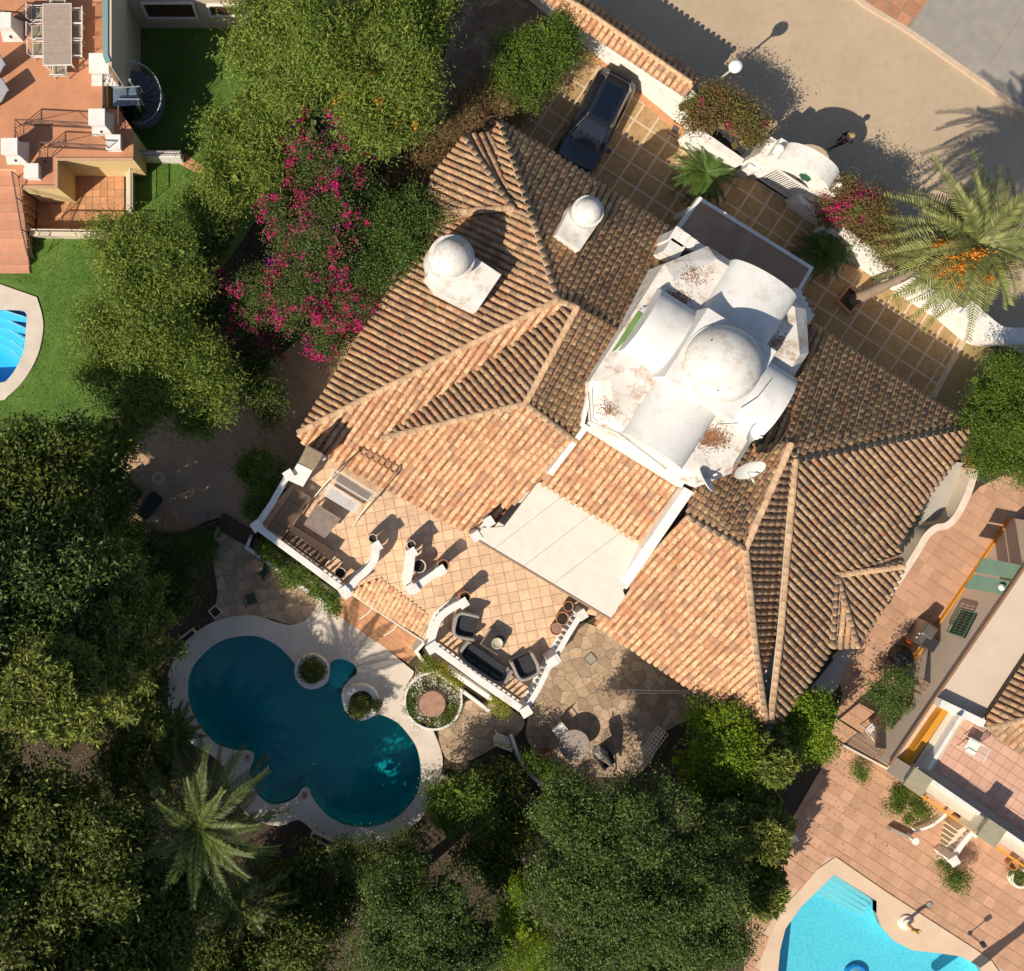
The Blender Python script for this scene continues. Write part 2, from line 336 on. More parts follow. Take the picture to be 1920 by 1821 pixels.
# ---------------------------------------------------------------- clay tile roofs
def tri_z(tris, x, y):
    best = None
    for a, b, c in tris:
        d = (b.y - c.y) * (a.x - c.x) + (c.x - b.x) * (a.y - c.y)
        if abs(d) < 1e-9: continue
        u = ((b.y - c.y) * (x - c.x) + (c.x - b.x) * (y - c.y)) / d; v = ((c.y - a.y) * (x - c.x) + (a.x - c.x) * (y - c.y)) / d; w = 1 - u - v
        m = min(u, v, w)
        if best is None or m > best[0]: best = (m, u * a.z + v * b.z + w * c.z)
        if m >= 0: break
    return best[1]
def facet(pts, down, tiles, pitch=.285, e=.3, L=.4, over=.05):
    """pts: (px, py, z) outline; down: downslope direction in photo pixels. Adds (matrix, is_cover) to tiles, returns the 3D outline"""
    V = PP([(a, c, 3 + (z - 3) * .68) for a, c, z in pts]); tris = [[V[i] for i in t] for t in tessellate_polygon([[Vector((v.x, v.y, 0)) for v in V]])]
    d = Vector((down[0], -down[1])).normalized(); p = Vector((-d.y, d.x)); us = [v.x * p.x + v.y * p.y for v in V]; n = len(V)
    u = min(us) + pitch * .5; col = 0
    while u < max(us):
        for kind, uu in ((1, u), (0, u + pitch / 2)):
            ws = []
            for i in range(n):
                a, b = V[i], V[(i + 1) % n]; ua, ub = a.x * p.x + a.y * p.y, b.x * p.x + b.y * p.y
                if (ua > uu) != (ub > uu): t = (uu - ua) / (ub - ua); q = a.lerp(b, t); ws.append(q.x * d.x + q.y * d.y)
            ws.sort()
            for k in range(0, len(ws) - 1, 2):
                w0, w1 = ws[k], ws[k + 1] + (over + rnd(-.015, .02) if kind else over - .03); w = w1; off = 0
                while w > w0 + .06:
                    wu = max(w - L, w0 - .02); g = uu + (rnd(-.014, .014) if kind else 0)
                    lo = Vector((p.x * g + d.x * w, p.y * g + d.y * w, 0)); up = Vector((p.x * g + d.x * wu, p.y * g + d.y * wu, 0))
                    cl = min(w, ws[k + 1]); lo.z = tri_z(tris, p.x * g + d.x * cl, p.y * g + d.y * cl); up.z = tri_z(tris, up.x, up.y)
                    if w > cl: lo.z -= (w - cl) * .35
                    y = up - lo
                    if kind: lo.z += .055; up.z += .03; y = up - lo
                    else: lo.z += .045; up.z += .02; y = up - lo
                    x = Vector((p.x, p.y, rnd(-.06, .06))); x = (x - y * (x.dot(y) / y.length_squared)).normalized(); zz = y.normalized().cross(x) * -1
                    if zz.z < 0: zz = -zz
                    m = Matrix((x, y, zz)).transposed().to_4x4(); m.translation = lo
                    if x.cross(y).dot(zz) < 0: m.col[0] = -m.col[0]
                    tiles.append((m, kind)); w -= e + (rnd(-.012, .012) if kind else 0)
        u += pitch; col += 1
    return V
def cover_template(r0=.108, r1=.088, hgt=.095, n=5, th=.016):
    v = []; f = []
    for y, r, h in ((0, r0, hgt), (1, r1, hgt * .84)):
        for j in range(n + 1): a = math.pi * j / n; v.append((r * math.cos(a), y, h * math.sin(a)))
    for j in range(n): f.append((j, j + 1, n + 2 + j, n + 1 + j))
    b = len(v)
    for j in range(n + 1): a = math.pi * j / n; v.append(((r0 - th) * math.cos(a), 0, (hgt - th) * math.sin(a)))
    for j in range(n): f.append((j, b + j, b + j + 1, j + 1))
    return np.array(v), np.array(f)
def pan_template(r=.1, dep=.05, n=3):
    v = [(r * math.cos(math.pi * j / n), y, .025 - dep * math.sin(math.pi * j / n)) for y in (0, 1) for j in range(n + 1)]
    return np.array(v), np.array([(j, n + 1 + j, n + 2 + j, j + 1) for j in range(n)])
CT, PT = cover_template(), pan_template()
def join_tiles(name, mats, tmpl, mat, parent):
    if not mats: return
    V0, F0 = tmpl; A = np.array([np.array(m) for m in mats]); Vh = np.c_[V0, np.ones(len(V0))]
    V = np.einsum('nij,kj->nki', A, Vh)[:, :, :3].reshape(-1, 3)
    if parent:
        inv = np.array(ROOT.get(parent.name, Matrix()).inverted()); V = V @ inv[:3, :3].T + inv[:3, 3]
    F = (F0[None] + (np.arange(len(mats)) * len(V0))[:, None, None]).reshape(-1, 4)
    return tag(link(name, np_mesh(name, V, F, mat), parent), kind='stuff')
TILEMESH = {}
def lay_tiles(tiles, parent, mat, panmat, nobj=0, pick=None):
    cov = [m for m, k in tiles if k]; pan = [m for m, k in tiles if not k]
    if nobj:
        if mat.name not in TILEMESH: TILEMESH[mat.name] = np_mesh('roof_tile', CT[0], CT[1], mat)
        cov.sort(key=pick or (lambda m: -m.col[1].to_3d().length * (1 + .02 * m.translation.z))); inv = ROOT.get(parent.name, Matrix()).inverted()
        for m in cov[:nobj]: link('roof_tile', TILEMESH[mat.name], parent, inv @ m)
        cov = cov[nobj:]
    join_tiles('roof_tiles', cov, CT, mat, parent); join_tiles('pan_tiles', pan, PT, panmat, parent)
def slab(V, mat, parent, th=.12, name='roof'):
    mb = MB(); n = len(V); T = [(v.x, v.y, v.z - .01) for v in V]; tr = tessellate_polygon([[Vector((v.x, v.y, 0)) for v in V]])
    B = [(x, y, z - th) for x, y, z in T]; fs = [tuple(t) for t in tr] + [tuple(n + i for i in t) for t in tr] + [(i, n + i, n + (i + 1) % n, (i + 1) % n) for i in range(n)]
    return mb.add(T + B, fs).build(name, mat, parent)
def ridge(pts, parent, mat, w=.13, L=.36):
    """ridge or hip: a line of cap tiles bedded in mortar"""
    V = PP([(a, c, 3 + (z - 3) * .68) for a, c, z in pts]); mo = MB()
    for a, b in zip(V, V[1:]):
        n = max(1, round((b - a).length / L)); y0 = (b - a) / n; x = Vector((y0.y, -y0.x, 0)).normalized(); zz = x.cross(y0).normalized()
        if zz.z < 0: zz = -zz
        for i in range(n):
            lo = a + y0 * i + Vector((0, 0, .09)); m = Matrix((x * (w / .108), y0 * 1.12, zz * 1.15)).transposed().to_4x4(); m.translation = lo + x * rnd(-.008, .008); m.col[2] = m.col[2] + Vector((0, 0, .02, 0))
            CAPS.append((m, parent, mat))
        mo.tube([a + Vector((0, 0, .03)), b + Vector((0, 0, .03))], w * 1.02, 8)
    mo.build('ridge_mortar', MORTAR, parent)
CAPS = []
def lay_caps():
    me = {}; cnt = {}
    for m, par, mat in CAPS:
        key = mat.name
        if key not in me: me[key] = np_mesh('ridge_tile', CT[0], CT[1], mat)
        cnt[par.name] = cnt.get(par.name, 0) + 1
        if cnt[par.name] <= 300: link('ridge_tile', me[key], par, ROOT.get(par.name, Matrix()).inverted() @ m)
        else: REST.setdefault((par.name, key), []).append(m)
    for (pn, key), ms in REST.items(): join_tiles('ridge_tiles', ms, CT, MATS[key], bpy.data.objects[pn])
REST = {}
# ---------------------------------------------------------------- the villa
villa = thing('villa', 'large white villa with clay tiled hip roofs around a domed white tower', 'house', P(1000, 760, 0))
U_, V_ = (.846, .532), (.532, -.846)
NW_, NE_, SE_, SW_ = (-.88, -.47), (.5, -.866), (.75, .66), (-.58, .81)
A, K = (558, 812, 3.0), (1045, 563, 5.4)
C1, C2, C3, C4, Q1 = (797, 402, 3.0), (810, 330, 3.0), (870, 256, 3.0), (938, 228, 3.0), (955, 390, 4.6)
V1, R1, R2 = (715, 822, 4.05), (985, 757, 6.0), (1080, 828, 6.0)
W1, W2, W3 = (1060, 575, 5.45), (1082, 577, 5.8), (1160, 640, 5.8)
old, sunny, main_ = [], [], []
main_f = [  # NW facing slopes
  ([A, (800, 437, 3.0), (962, 395, 4.5), (1002, 420, 5.0), K], NW_),
  ([(922, 250, 3.0), C4, (1002, 420, 5.0), (962, 395, 4.6)], NW_),
  ([C1, C2, C3, Q1], NW_),
  ([C3, (922, 249, 3.0), (962, 395, 4.6), Q1], (-.35, -.93)),
  ([(800, 437, 3.0), C1, Q1, (962, 395, 4.0)], (-.97, .22)),
  ([V1, W1, W2, R1], (-.62, -.78))]
old_f = [
  ([C4, (1040, 290, 3.0), (1150, 362, 3.0), (1262, 432, 3.0), (1262, 640, 5.6), (1160, 640, 5.6), (1050, 566, 5.4), (1002, 420, 5.0)], NE_),
  ([W2, (1162, 622, 5.75), (1150, 720, 5.9), (1098, 812, 6.0), R2, R1], (.486, -.874))]
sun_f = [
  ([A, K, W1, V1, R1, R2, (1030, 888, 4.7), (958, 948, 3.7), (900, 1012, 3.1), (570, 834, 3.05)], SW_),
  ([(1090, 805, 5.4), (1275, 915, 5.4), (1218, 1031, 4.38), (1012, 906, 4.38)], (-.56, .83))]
Z = (1490, 862, 6.0); X1, X2, X3, X4 = (1287, 968, 5.8), (1397, 1028, 5.9), (1415, 1210, 4.9), (1440, 1386, 3.0)
EE, BA = (1822, 797, 3.0), (1568, 1078, 4.2)
right_main = [
  ([Z, EE, (1790, 862, 3.0), (1735, 935, 3.0), (1680, 1022, 3.0), (1688, 1040, 3.0), BA, (1557, 1212, 3.0), (1542, 1240, 3.0), X4, (1462, 1190, 4.9)], SE_),
  ([BA, (1688, 1040, 3.2), (1692, 1068, 3.1)], (.93, -.22)),
  ([BA, (1692, 1068, 3.1), (1665, 1122, 3.1), (1607, 1212, 3.1)], SE_),
  ([BA, (1607, 1212, 3.1), (1557, 1214, 3.2)], (.03, 1)),
  ([(1482, 832, 6.15), Z, (1470, 1000, 5.25), (1455, 1190, 4.4), (1418, 1290, 3.9), X3, X2], (1, .05))]
right_old = [
  ([(1400, 838, 5.2), (1522, 608, 3.6), (1530, 612, 3.0), (1822, 797, 3.0), Z, (1482, 832, 6.0)], NE_),
  ([X1, (1300, 915, 6.1), (1410, 838, 5.3), (1482, 830, 6.1), X2], (.54, -.84))]
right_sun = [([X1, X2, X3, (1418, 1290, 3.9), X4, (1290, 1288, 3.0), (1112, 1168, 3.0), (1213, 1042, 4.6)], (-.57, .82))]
for fs, lst, mat in ((main_f, main_, TILE), (old_f, old, TILE_OLD), (sun_f, sunny, TILE_SUN), (right_main, main_, TILE), (right_old, old, TILE_OLD), (right_sun, sunny, TILE_SUN)):
    for pts, d in fs: slab(facet(pts, d, lst), UNDER, villa)
# lean-to tile strip below the terrace edge
slab(facet([(655, 1110, 2.5), (712, 1082, 2.9), (800, 1150, 2.9), (812, 1205, 2.5)], (-.45, .9), sunny, pitch=.2, over=.02), UNDER, villa)
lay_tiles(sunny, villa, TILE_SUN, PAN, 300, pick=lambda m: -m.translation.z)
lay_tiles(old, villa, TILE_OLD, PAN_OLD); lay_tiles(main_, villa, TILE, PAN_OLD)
CAPM = M('ridge_clay', (.5, .32, .19), (.34, .23, .14), 9, .9, .4, 60, rand=.2, stain=(.2, .15, .1), sscale=5, samt=.4)
for r in ([A, K], [C1, Q1, (962, 392, 4.6)], [C3, (962, 392, 4.65)], [C4, (1002, 420, 5.05), K], [K, (1082, 577, 5.8)], [R1, W2], [V1, R1], [R1, R2],
          [X4, X3], [X3, X2], [X2, X1], [X4, (1462, 1190, 5.0), (1478, 1000, 5.5), Z], [EE, Z], [X2, (1482, 832, 6.15)], [BA, (1607, 1212, 3.1)], [BA, (1692, 1062, 3.15)], [BA, (1560, 1212, 3.15)]):
    ridge(r, villa, CAPM)
MB().sheet(PP([(1462, 1190, 4.05), (1452, 1190, 4.05), (1468, 1000, 4.62), (1483, 862, 5.06), (1490, 862, 5.06), (1479, 1000, 4.66)])).build('valley_shade', IRON, villa)  # dark sheet standing in for the shadow that lies in the roof valley
# walls under the roofs
def inset(pts, z, g): 
    V = PP(pts, z); c = sum(V, Vector()) / len(V); return [(v.x + (c.x - v.x) / (c - v).length * g, v.y + (c.y - v.y) / (c - v).length * g) for v in V]
outline = [A, (800, 437, 3), C1, C2, C3, C4, (1262, 432, 3), (1480, 590, 3), (1530, 612, 3), EE, (1735, 935, 3), (1690, 1045, 3), (1665, 1122, 3), (1557, 1212, 3), X4, (1112, 1168, 3), (1090, 1150, 3), (900, 1012, 3), (570, 834, 3)]
MB().prism(inset(outline, 3, .45), -.05, 2.86).build('wall', WHITE, villa)
# terrace block and its floor tiles
terr = [(480, 985), (560, 893), (600, 850), (900, 1012), (1145, 1160), (1090, 1150), (985, 1335), (812, 1208), (798, 1150), (712, 1082), (645, 1110)]
MB().prism(XY(terr, 3.0), -.05, 2.97).build('terrace_block', WHITE, villa)
tf = MB().prism([(x, y) for x, y in XY(terr, 3.0)], 2.975, 2.985).build('terrace_floor', TJOINT, villa)
pave(XY(terr, 3.0), 2.985, tf, TERRA, cell=.44, rz=math.radians(11), gap=.012, name='floor_tile')
# white parapets
for q, w in (([(1100, 798, 6.0), (1030, 888, 5.1)], .22), ([(1098, 796, 5.9), (1280, 908, 5.9)], .3), ([(1290, 918, 5.9), (1213, 1030, 4.9), (1165, 1100, 3.9)], .4), ([(1105, 735, 6.1), (1090, 800, 5.9)], .14)):
    V = PP([(a, d, 3.2 + (z - 3) * .68) for a, d, z in q]); mb = MB()
    for a, b in zip(V, V[1:]):
        t = (b - a).to_2d().normalized(); n = Vector((-t.y, t.x)) * w / 2; vs = []
        for p_ in (a, b):
            for s_ in (1, -1):
                for dz in (.12, -1.6): vs.append((p_.x + s_ * n.x, p_.y + s_ * n.y, p_.z + dz))
        mb.add(vs, [(0, 4, 6, 2), (1, 3, 7, 5), (0, 1, 5, 4), (2, 6, 7, 3), (0, 2, 3, 1), (4, 5, 7, 6)])
    mb.build('parapet', WHITE, villa)
# flat canopy of four concrete panels
cv = [(1010, 903), (1215, 1025), (1168, 1107), (1172, 1118), (1145, 1160), (888, 1010), (905, 990), (945, 988)]
CP = XY(cv, 4.0)
MB().prism(CP, 3.82, 3.95).build('canopy_slab', GROUTD, villa)
for k in range(4):
    a, b = k / 4, (k + 1) / 4; L0, R0 = Vector(P(1000, 897, 4.0)[:2]), Vector(P(1222, 1029, 4.0)[:2]); L1, R1_ = Vector(P(868, 998, 4.0)[:2]), Vector(P(1152, 1172, 4.0)[:2])
    q0, q1 = L0.lerp(R0, a), L0.lerp(R0, b); d0 = (L1 - L0).normalized() * 8
    r = list(CP)
    if sum(r[i][0] * r[(i + 1) % len(r)][1] - r[(i + 1) % len(r)][0] * r[i][1] for i in range(len(r))) < 0: r = r[::-1]
    dirv = (P(868, 998, 4.0) - P(1000, 897, 4.0)).to_2d().normalized(); ac = (R0 - L0).normalized()
    g = .006
    if k: r = clip(r, tuple(q0 + ac * g), tuple(q0 + ac * g - dirv)) if False else clip(r, tuple(q0 + ac * g), tuple(q0 + ac * g + dirv))
    if k < 3: r = clip(r, tuple(q1 - ac * g + dirv), tuple(q1 - ac * g))
    if len(r) > 2: MB().prism(r, 3.951, 4.0).build('canopy_panel', CONC, villa)
MB().band(XY([(890, 1010), (1145, 1162)], 4.0), .07, 3.86, 4.03).build('canopy_edge', M('brown_edge', (.35, .22, .12)), villa)
for q in ((900, 1005), (1145, 1155), (1015, 1080)):
    v = P(*q, 3.8); MB().box((v.x + .1, v.y + .25, 3.4), (.22, .22, .82)).build('canopy_post', WHITE, villa)
# ---- tower
TC = P(1221.4, 692.6, 0); TA = math.radians(-32.5); tu = Vector((math.cos(TA), math.sin(TA), 0)); tv = Vector((-math.sin(TA), math.cos(TA), 0))
def T(u, v, z): return TC + tu * u + tv * v + Vector((0, 0, z))
def loft(mb, rings, cap=True):
    n = len(rings[0]); o = [v for r in rings for v in r]
    fs = [(i * n + j, i * n + (j + 1) % n, (i + 1) * n + (j + 1) % n, (i + 1) * n + j) for i in range(len(rings) - 1) for j in range(n)]
    if cap: fs.append(tuple(range((len(rings) - 1) * n, len(rings) * n)))
    return mb.add(o, fs)
oc = [(-3.35, 2.6), (-2.3, 4.1), (2.3, 4.1), (3.3, 2.7), (3.3, -2.9), (2.4, -4.15), (-2.4, -4.15), (-3.35, -2.9)]
oc2 = [(-2.75, 2.1), (-1.85, 3.7), (1.7, 3.75), (2.85, 2.3), (2.95, -2.6), (1.9, -3.8), (-1.8, -3.75), (-2.8, -2.45)]
loft(MB(), [[T(u, v, 0) for u, v in oc], [T(u, v, 5.7) for u, v in oc], [T(u, v, 6.2) for u, v in oc2]]).build('tower_wall', M('weathered_white_plaster', (.7, .67, .62), (.58, .53, .47), 1.4, .85, .25, 30, stain=(.3, .15, .07), sscale=1.5, samt=.8), villa)
def vault(u0, v0, u1, v1, w, z0, rise, n=14):
    a, b = Vector((u0, v0)), Vector((u1, v1)); t = (b - a).normalized(); s = Vector((-t.y, t.x)); mb = MB(); rings = []
    for e in (a, b): rings.append([T(*(e + s * (w * math.cos(math.pi * j / n))), z0 + rise * math.sin(math.pi * j / n)) for j in range(n + 1)])
    m = n + 1; mb.add(rings[0] + rings[1], [(j, j + 1, m + j + 1, m + j) for j in range(n)] + [tuple(range(m)), tuple(range(m, 2 * m))])
    # a low base wall under the vault
    q = [a + s * w, b + s * w, b - s * w, a - s * w]; mb.prism([(T(*p_, 0).x, T(*p_, 0).y) for p_ in q], 5.6, z0 + .01, bottom=False); return mb
WP = M('clean_white_plaster', (.66, .65, .63), (.6, .58, .55), 1.2, .8, .25, 30, stain=(.42, .34, .27), sscale=2.6, samt=.4)
for a in ((-3.1, .1, -1.2, .1, 1.42, 6.25, .85), (1.2, 0, 3.15, 0, 1.42, 6.25, .8), (0, -1.2, 0, -3.95, 1.32, 6.25, .9), (0.1, 1.2, .1, 4.0, 1.42, 6.25, .85)):
    vault(*a).build('barrel_vault', WP, villa, smooth=True)
sq = [(-1.52, 1.52), (1.52, 1.52), (1.52, -1.52), (-1.52, -1.52)]
loft(MB(), [[T(u, v, 6.1) for u, v in sq], [T(u, v, 7.6) for u, v in sq]]).build('dome_base', WP, villa)
MB().lathe(T(0, 0, 7.58), [(1.5, 0), (1.5, .12), (1.44, .14)] + [(1.44 * math.cos(a * math.pi / 28), .14 + 1.12 * math.sin(a * math.pi / 28)) for a in range(1, 15)], 40).build('dome', WHITE2, villa, smooth=True)
for du, dv in ((-1.0, .35), (-1.0, .2), (.15, -1.05)):
    v = T(du, dv, 8.44); MB().box(v, (.09, .07, .06), TA).build('dome_vent', M('vent_dark', (.05, .05, .05)), villa)
# merlon steps and little corner pinnacles
for q in ([(1283 + k * 13, 446 + k * 9.5, 5.3 - k * .12) for k in range(5)], [(1494 + k * 5.5, 552 + k * 10.5, 5.2 - k * .1) for k in range(5)]):
    mb = MB()
    for x, y, z in q: c = P(x, y, z); mb.box((c.x, c.y, z / 2 + 1.2), (.34, .42, z - 2.4), TA)
    mb.build('stepped_merlon', WHITE, villa)
for u, v in ((-3.3, 4.0), (-3.2, 3.5)):
    c = T(u, v, 0); MB().box((c.x, c.y, 4.1), (.55, .5, 1.9), TA).box((c.x, c.y, 5.1), (.65, .6, .12), TA).build('corner_pier', WHITE2, villa)
GREEN = M('green_glass', (.16, .26, .06), (.09, .17, .06), 1.5, .3)
V = PP([(1196, 583, 6.0), (1213, 594, 6.2), (1155, 656, 5.95), (1146, 661, 5.85)]); mb = MB(); mb.sheet(V); mb.build('skylight', GREEN, villa)
V = PP([(1212, 575, 6.05), (1227, 572, 6.25), (1214, 592, 6.25), (1197, 582, 6.05)]); MB().sheet(V).build('skylight_cover', WP, villa)
# cable stains and cables across the tower roof
CAB = M('black_cable', (.02, .02, .02), rough=.5)
for q in ([(1446, 712, 7.0), (1420, 745, 7.1), (1385, 768, 7.0)], [(1250, 880, 5.8), (1160, 812, 6.0), (1108, 790, 5.9), (1103, 735, 6.0)], [(1345, 795, 6.5), (1395, 793, 6.6), (1468, 775, 5.9)]):
    MB().tube(PP(q), .014, 5).build('cable', CAB, villa)
# entrance porch roof with white rim
por = [(1312, 372), (1522, 503), (1470, 590), (1255, 452)]
MB().prism(XY(por, 3.0), 2.75, 2.98).build('porch_roof', M('brown_membrane', (.4, .25, .16), (.3, .18, .115), 1.2, .9, .2, 30, stain=(.45, .36, .3), sscale=.8, samt=.5), villa)
MB().band(XY([(1255, 452), (1312, 373), (1521, 503), (1478, 578)], 3.0), .14, 2.7, 3.05).build('porch_rim', WHITE, villa)
for q in ((1316, 380), (1514, 504)): v = P(*q, 3); MB().box((v.x, v.y - .1, 1.35), (.24, .24, 2.7)).build('porch_post', WHITE, villa)
# chimneys
def chimney(px, py, zt, ax, ay, body, zb, r, lbl, steep=.2):
    """tapered plaster chimney with a round drum and dome"""
    c = P(px, py, zt); b = PP(body); ch = loft(MB(), [[(v.x, v.y, v.z - 1.3) for v in b], b]).build('chimney', WHITE2, villa, label=lbl)
    MB().lathe((c.x, c.y, zb), [(r * 1.16, 0), (r * 1.12, zt - zb - .45), (r * 1.18, zt - zb - .4), (r * 1.18, zt - zb - .28), (r, zt - zb - .26)] + [(r * math.cos(a * math.pi / 20), zt - zb - .26 + r * .8 * math.sin(a * math.pi / 20)) for a in range(1, 11)], 28).build('dome', WHITE2, ch, smooth=True)
chimney(848, 482, 6.0, 0, 0, [(822, 548, 5.0), (893, 585, 5.0), (940, 515, 5.2), (866, 466, 5.2), (812, 478, 5.0), (800, 520, 5.0)], 3.9, .78, 'wide stained chimney with the larger dome')
chimney(1106, 394, 5.7, 0, 0, [(1043, 440, 4.9), (1087, 470, 4.9), (1128, 410, 4.7), (1098, 368, 4.6), (1072, 384, 4.7)], 3.6, .54, 'narrow white chimney with a small dome')
v = P(606, 858, 3.4); MB().lathe((v.x, v.y, 3.1), [(.09, 0), (.09, .35), (.12, .36), (.12, .42), (.05, .45)], 10).build('vent_pipe', WHITE, villa)
lay_caps()

# ---------------------------------------------------------------- satellite dishes
DISH = M('dish_enamel', (.62, .6, .56), (.55, .53, .5), 3, .5); STEEL = M('galvanised_steel', (.45, .44, .42), rough=.45, metal=.7)
def dish(px, py, z, r, face, label, group='satellite dishes at the foot of the tower', zb=4.8):
    c = P(px, py, z); t = thing('satellite_dish', label, 'satellite dish', (c.x, c.y, zb), 0, group)
    ax = Vector(face).normalized(); m = ax.to_track_quat('Z', 'Y').to_matrix(); mb = MB(); n = 28; prof = [(r * k / 6, .22 * r * (k / 6) ** 2) for k in range(0, 7)]
    prof2 = prof + [(r * .99, .22 * r - .03)] + [(r * k / 6, .22 * r * (k / 6) ** 2 - .03) for k in range(5, -1, -1)]
    tmp = MB().lathe((0, 0, 0), prof2, n); mb.add([m @ v + Vector((c.x, c.y, z)) for v in tmp.v], tmp.f).build('reflector', DISH, t, smooth=True)
    o = Vector((c.x, c.y, z)); f = o + ax * r * 1.15 - Vector((0, 0, r * .35)); low = o - m @ Vector((0, r, 0)) * .0 + Vector((0, 0, -r * .7))
    MB().tube([low, f], .018, 6).build('feed_arm', STEEL, t); MB().tube([f, f - ax * .16], .045, 8).build('feed_horn', WHITE, t)
    MB().tube([o - ax * .05, Vector((c.x - ax.x * .25, c.y - ax.y * .25, z - .3)), Vector((c.x - ax.x * .25, c.y - ax.y * .25, zb))], .03, 8).build('mast', STEEL, t)
dish(1321, 901, 6.2, .52, (.75, .45, .5), 'grey satellite dish seen edge on against the white parapet')
dish(1404, 877, 6.4, .6, (.15, -.75, .6), 'pale oval satellite dish over the dark mossy roof tiles')
dish(1412, 808, 6.5, .45, (.5, -.5, .75), 'small dish with rusty patch on the white tower ledge', zb=5.9)
# ---------------------------------------------------------------- balustrades of the terrace
BALPROF = [(.055, 0), (.055, .06), (.03, .09), (.06, .2), (.065, .3), (.03, .5), (.026, .6), (.05, .66), (.055, .72)]
BAL = {}
def baluster_mesh(n=10):
    if n not in BAL:
        mb = MB().lathe((0, 0, 0), BALPROF, n); me = bpy.data.meshes.new('baluster'); me.from_pydata([tuple(v) for v in mb.v], [], mb.f); me.materials.append(WHITE); me.update(); BAL[n] = me
    return BAL[n]
def balustrade(label, pts, z0=2.99, hgt=.92, w=.2, step=.24, ends=True, group='white balustrades round the villa terrace', curve=False, rail_mat=None):
    q = XY(spline(pts, 5, False) if curve else pts, z0 + hgt); mid = q[len(q) // 2]
    t = thing('balustrade', label, 'balustrade', (mid[0], mid[1], z0), 0, group)
    MB().band(q, w, z0 + hgt - .1, z0 + hgt).build('rail', rail_mat or WHITE, t, bevel=.015); MB().band(q, w * .9, z0, z0 + .1).build('plinth', WHITE, t)
    if ends:
        for p_ in (q[0], q[-1]): e = rnd(.002, .02); MB().box((p_[0], p_[1], z0 + (hgt + .05 + e) / 2 + e), (.3 + e, .3 + e, hgt + .05 + e), .55 + e).build('post', WHITE, t); MB().box((p_[0], p_[1], z0 + hgt + .09 + e * 2), (.38 + e, .38 + e, .06), .55 + e).build('post_cap', WHITE, t)
    d = .2
    for a, b in zip(q, q[1:]):
        L = math.hypot(b[0] - a[0], b[1] - a[1])
        while d < L:
            k = d / L; m = Matrix.Translation((a[0] + (b[0] - a[0]) * k, a[1] + (b[1] - a[1]) * k, z0 + .1)); link('baluster', baluster_mesh(), t, ROOT[t.name].inverted() @ m); d += step
        d -= L
    return t
balustrade('balustrade on the northwest side of the terrace beside the leafy shrub', [(482, 985), (510, 944), (533, 903), (541, 890)], w=.26)
balustrade('long balustrade over the ivy planter behind the slatted benches', [(481, 987), (560, 1045), (645, 1108)], w=.28)
balustrade('curved balustrade beside the tall dark pot and the tile strip', [(650, 1112), (668, 1088), (690, 1068), (703, 1048), (706, 1024)], w=.3, curve=True)
balustrade('short balustrade arm with a pot at its upper end, left of the freestanding corner', [(772, 1036), (768, 1070), (764, 1090), (770, 1103)], w=.34, curve=True)
balustrade('short balustrade arm pointing right from the freestanding corner', [(776, 1104), (800, 1087), (826, 1069)], w=.3)
balustrade('curved balustrade sweeping round the wicker armchair', [(808, 1215), (812, 1190), (824, 1160), (845, 1142), (868, 1130)], w=.3, curve=True)
balustrade('long balustrade behind the black cushioned sofa', [(812, 1212), (900, 1276), (984, 1334)], w=.3)
balustrade('balustrade beside the row of three pots on the east edge', [(1090, 1152), (1066, 1190), (1040, 1236)], w=.22)
balustrade('balustrade on the east edge running down to the bottom terrace corner', [(1035, 1240), (1010, 1292), (986, 1332)], w=.22)
balustrade('tiny balustrade between the roof tiles and the pale canopy', [(892, 1005), (905, 988), (916, 978)], z0=3.1, w=.2, hgt=.8, step=.2)
# ---------------------------------------------------------------- leaves, shrubs and trees
def leafmat(name, c, c2=None, rough=.55, rand=.45, trans=.3, spec=.2): return M(name, c, c2, 1.3, rough, rand=rand, trans=trans, spec=spec)
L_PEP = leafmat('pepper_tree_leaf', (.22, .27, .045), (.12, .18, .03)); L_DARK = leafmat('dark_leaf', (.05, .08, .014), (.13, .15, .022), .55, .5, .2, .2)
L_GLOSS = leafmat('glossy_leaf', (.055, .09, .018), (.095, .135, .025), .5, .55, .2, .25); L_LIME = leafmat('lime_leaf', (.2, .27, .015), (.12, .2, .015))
L_MID = leafmat('mid_green_leaf', (.1, .16, .03), (.07, .12, .025), .45); L_CON = leafmat('conifer_needle', (.24, .26, .05), (.13, .17, .035), .6)
L_CIT = leafmat('citrus_leaf', (.07, .13, .018), (.13, .18, .022), .5); L_BROWN = leafmat('dry_twig_leaf', (.27, .15, .08), (.16, .13, .05), .7)
L_OLD = leafmat('vine_leaf', (.07, .12, .03), (.11, .13, .035), .5); L_GREY = leafmat('grey_green_leaf', (.13, .165, .035), (.07, .1, .022), .5)
F_MAG = leafmat('magenta_blossom', (.62, .02, .2), (.5, .015, .12), .6, .35, .35, .2); F_ORA = leafmat('orange_blossom', (.68, .26, .02), (.5, .18, .02), .6, .25, .3, .2); F_PUR = leafmat('purple_blossom', (.4, .02, .33), None, .6, .3, .35, .2)
L_BOU = leafmat('bougainvillea_leaf', (.14, .16, .035), (.2, .1, .05), .6)
L_LEFT = leafmat('olive_green_leaf', (.17, .19, .035), (.07, .1, .02), .5)
BARK = M('bark', (.16, .11, .07), (.09, .06, .04), 14, .95, .8, 40)
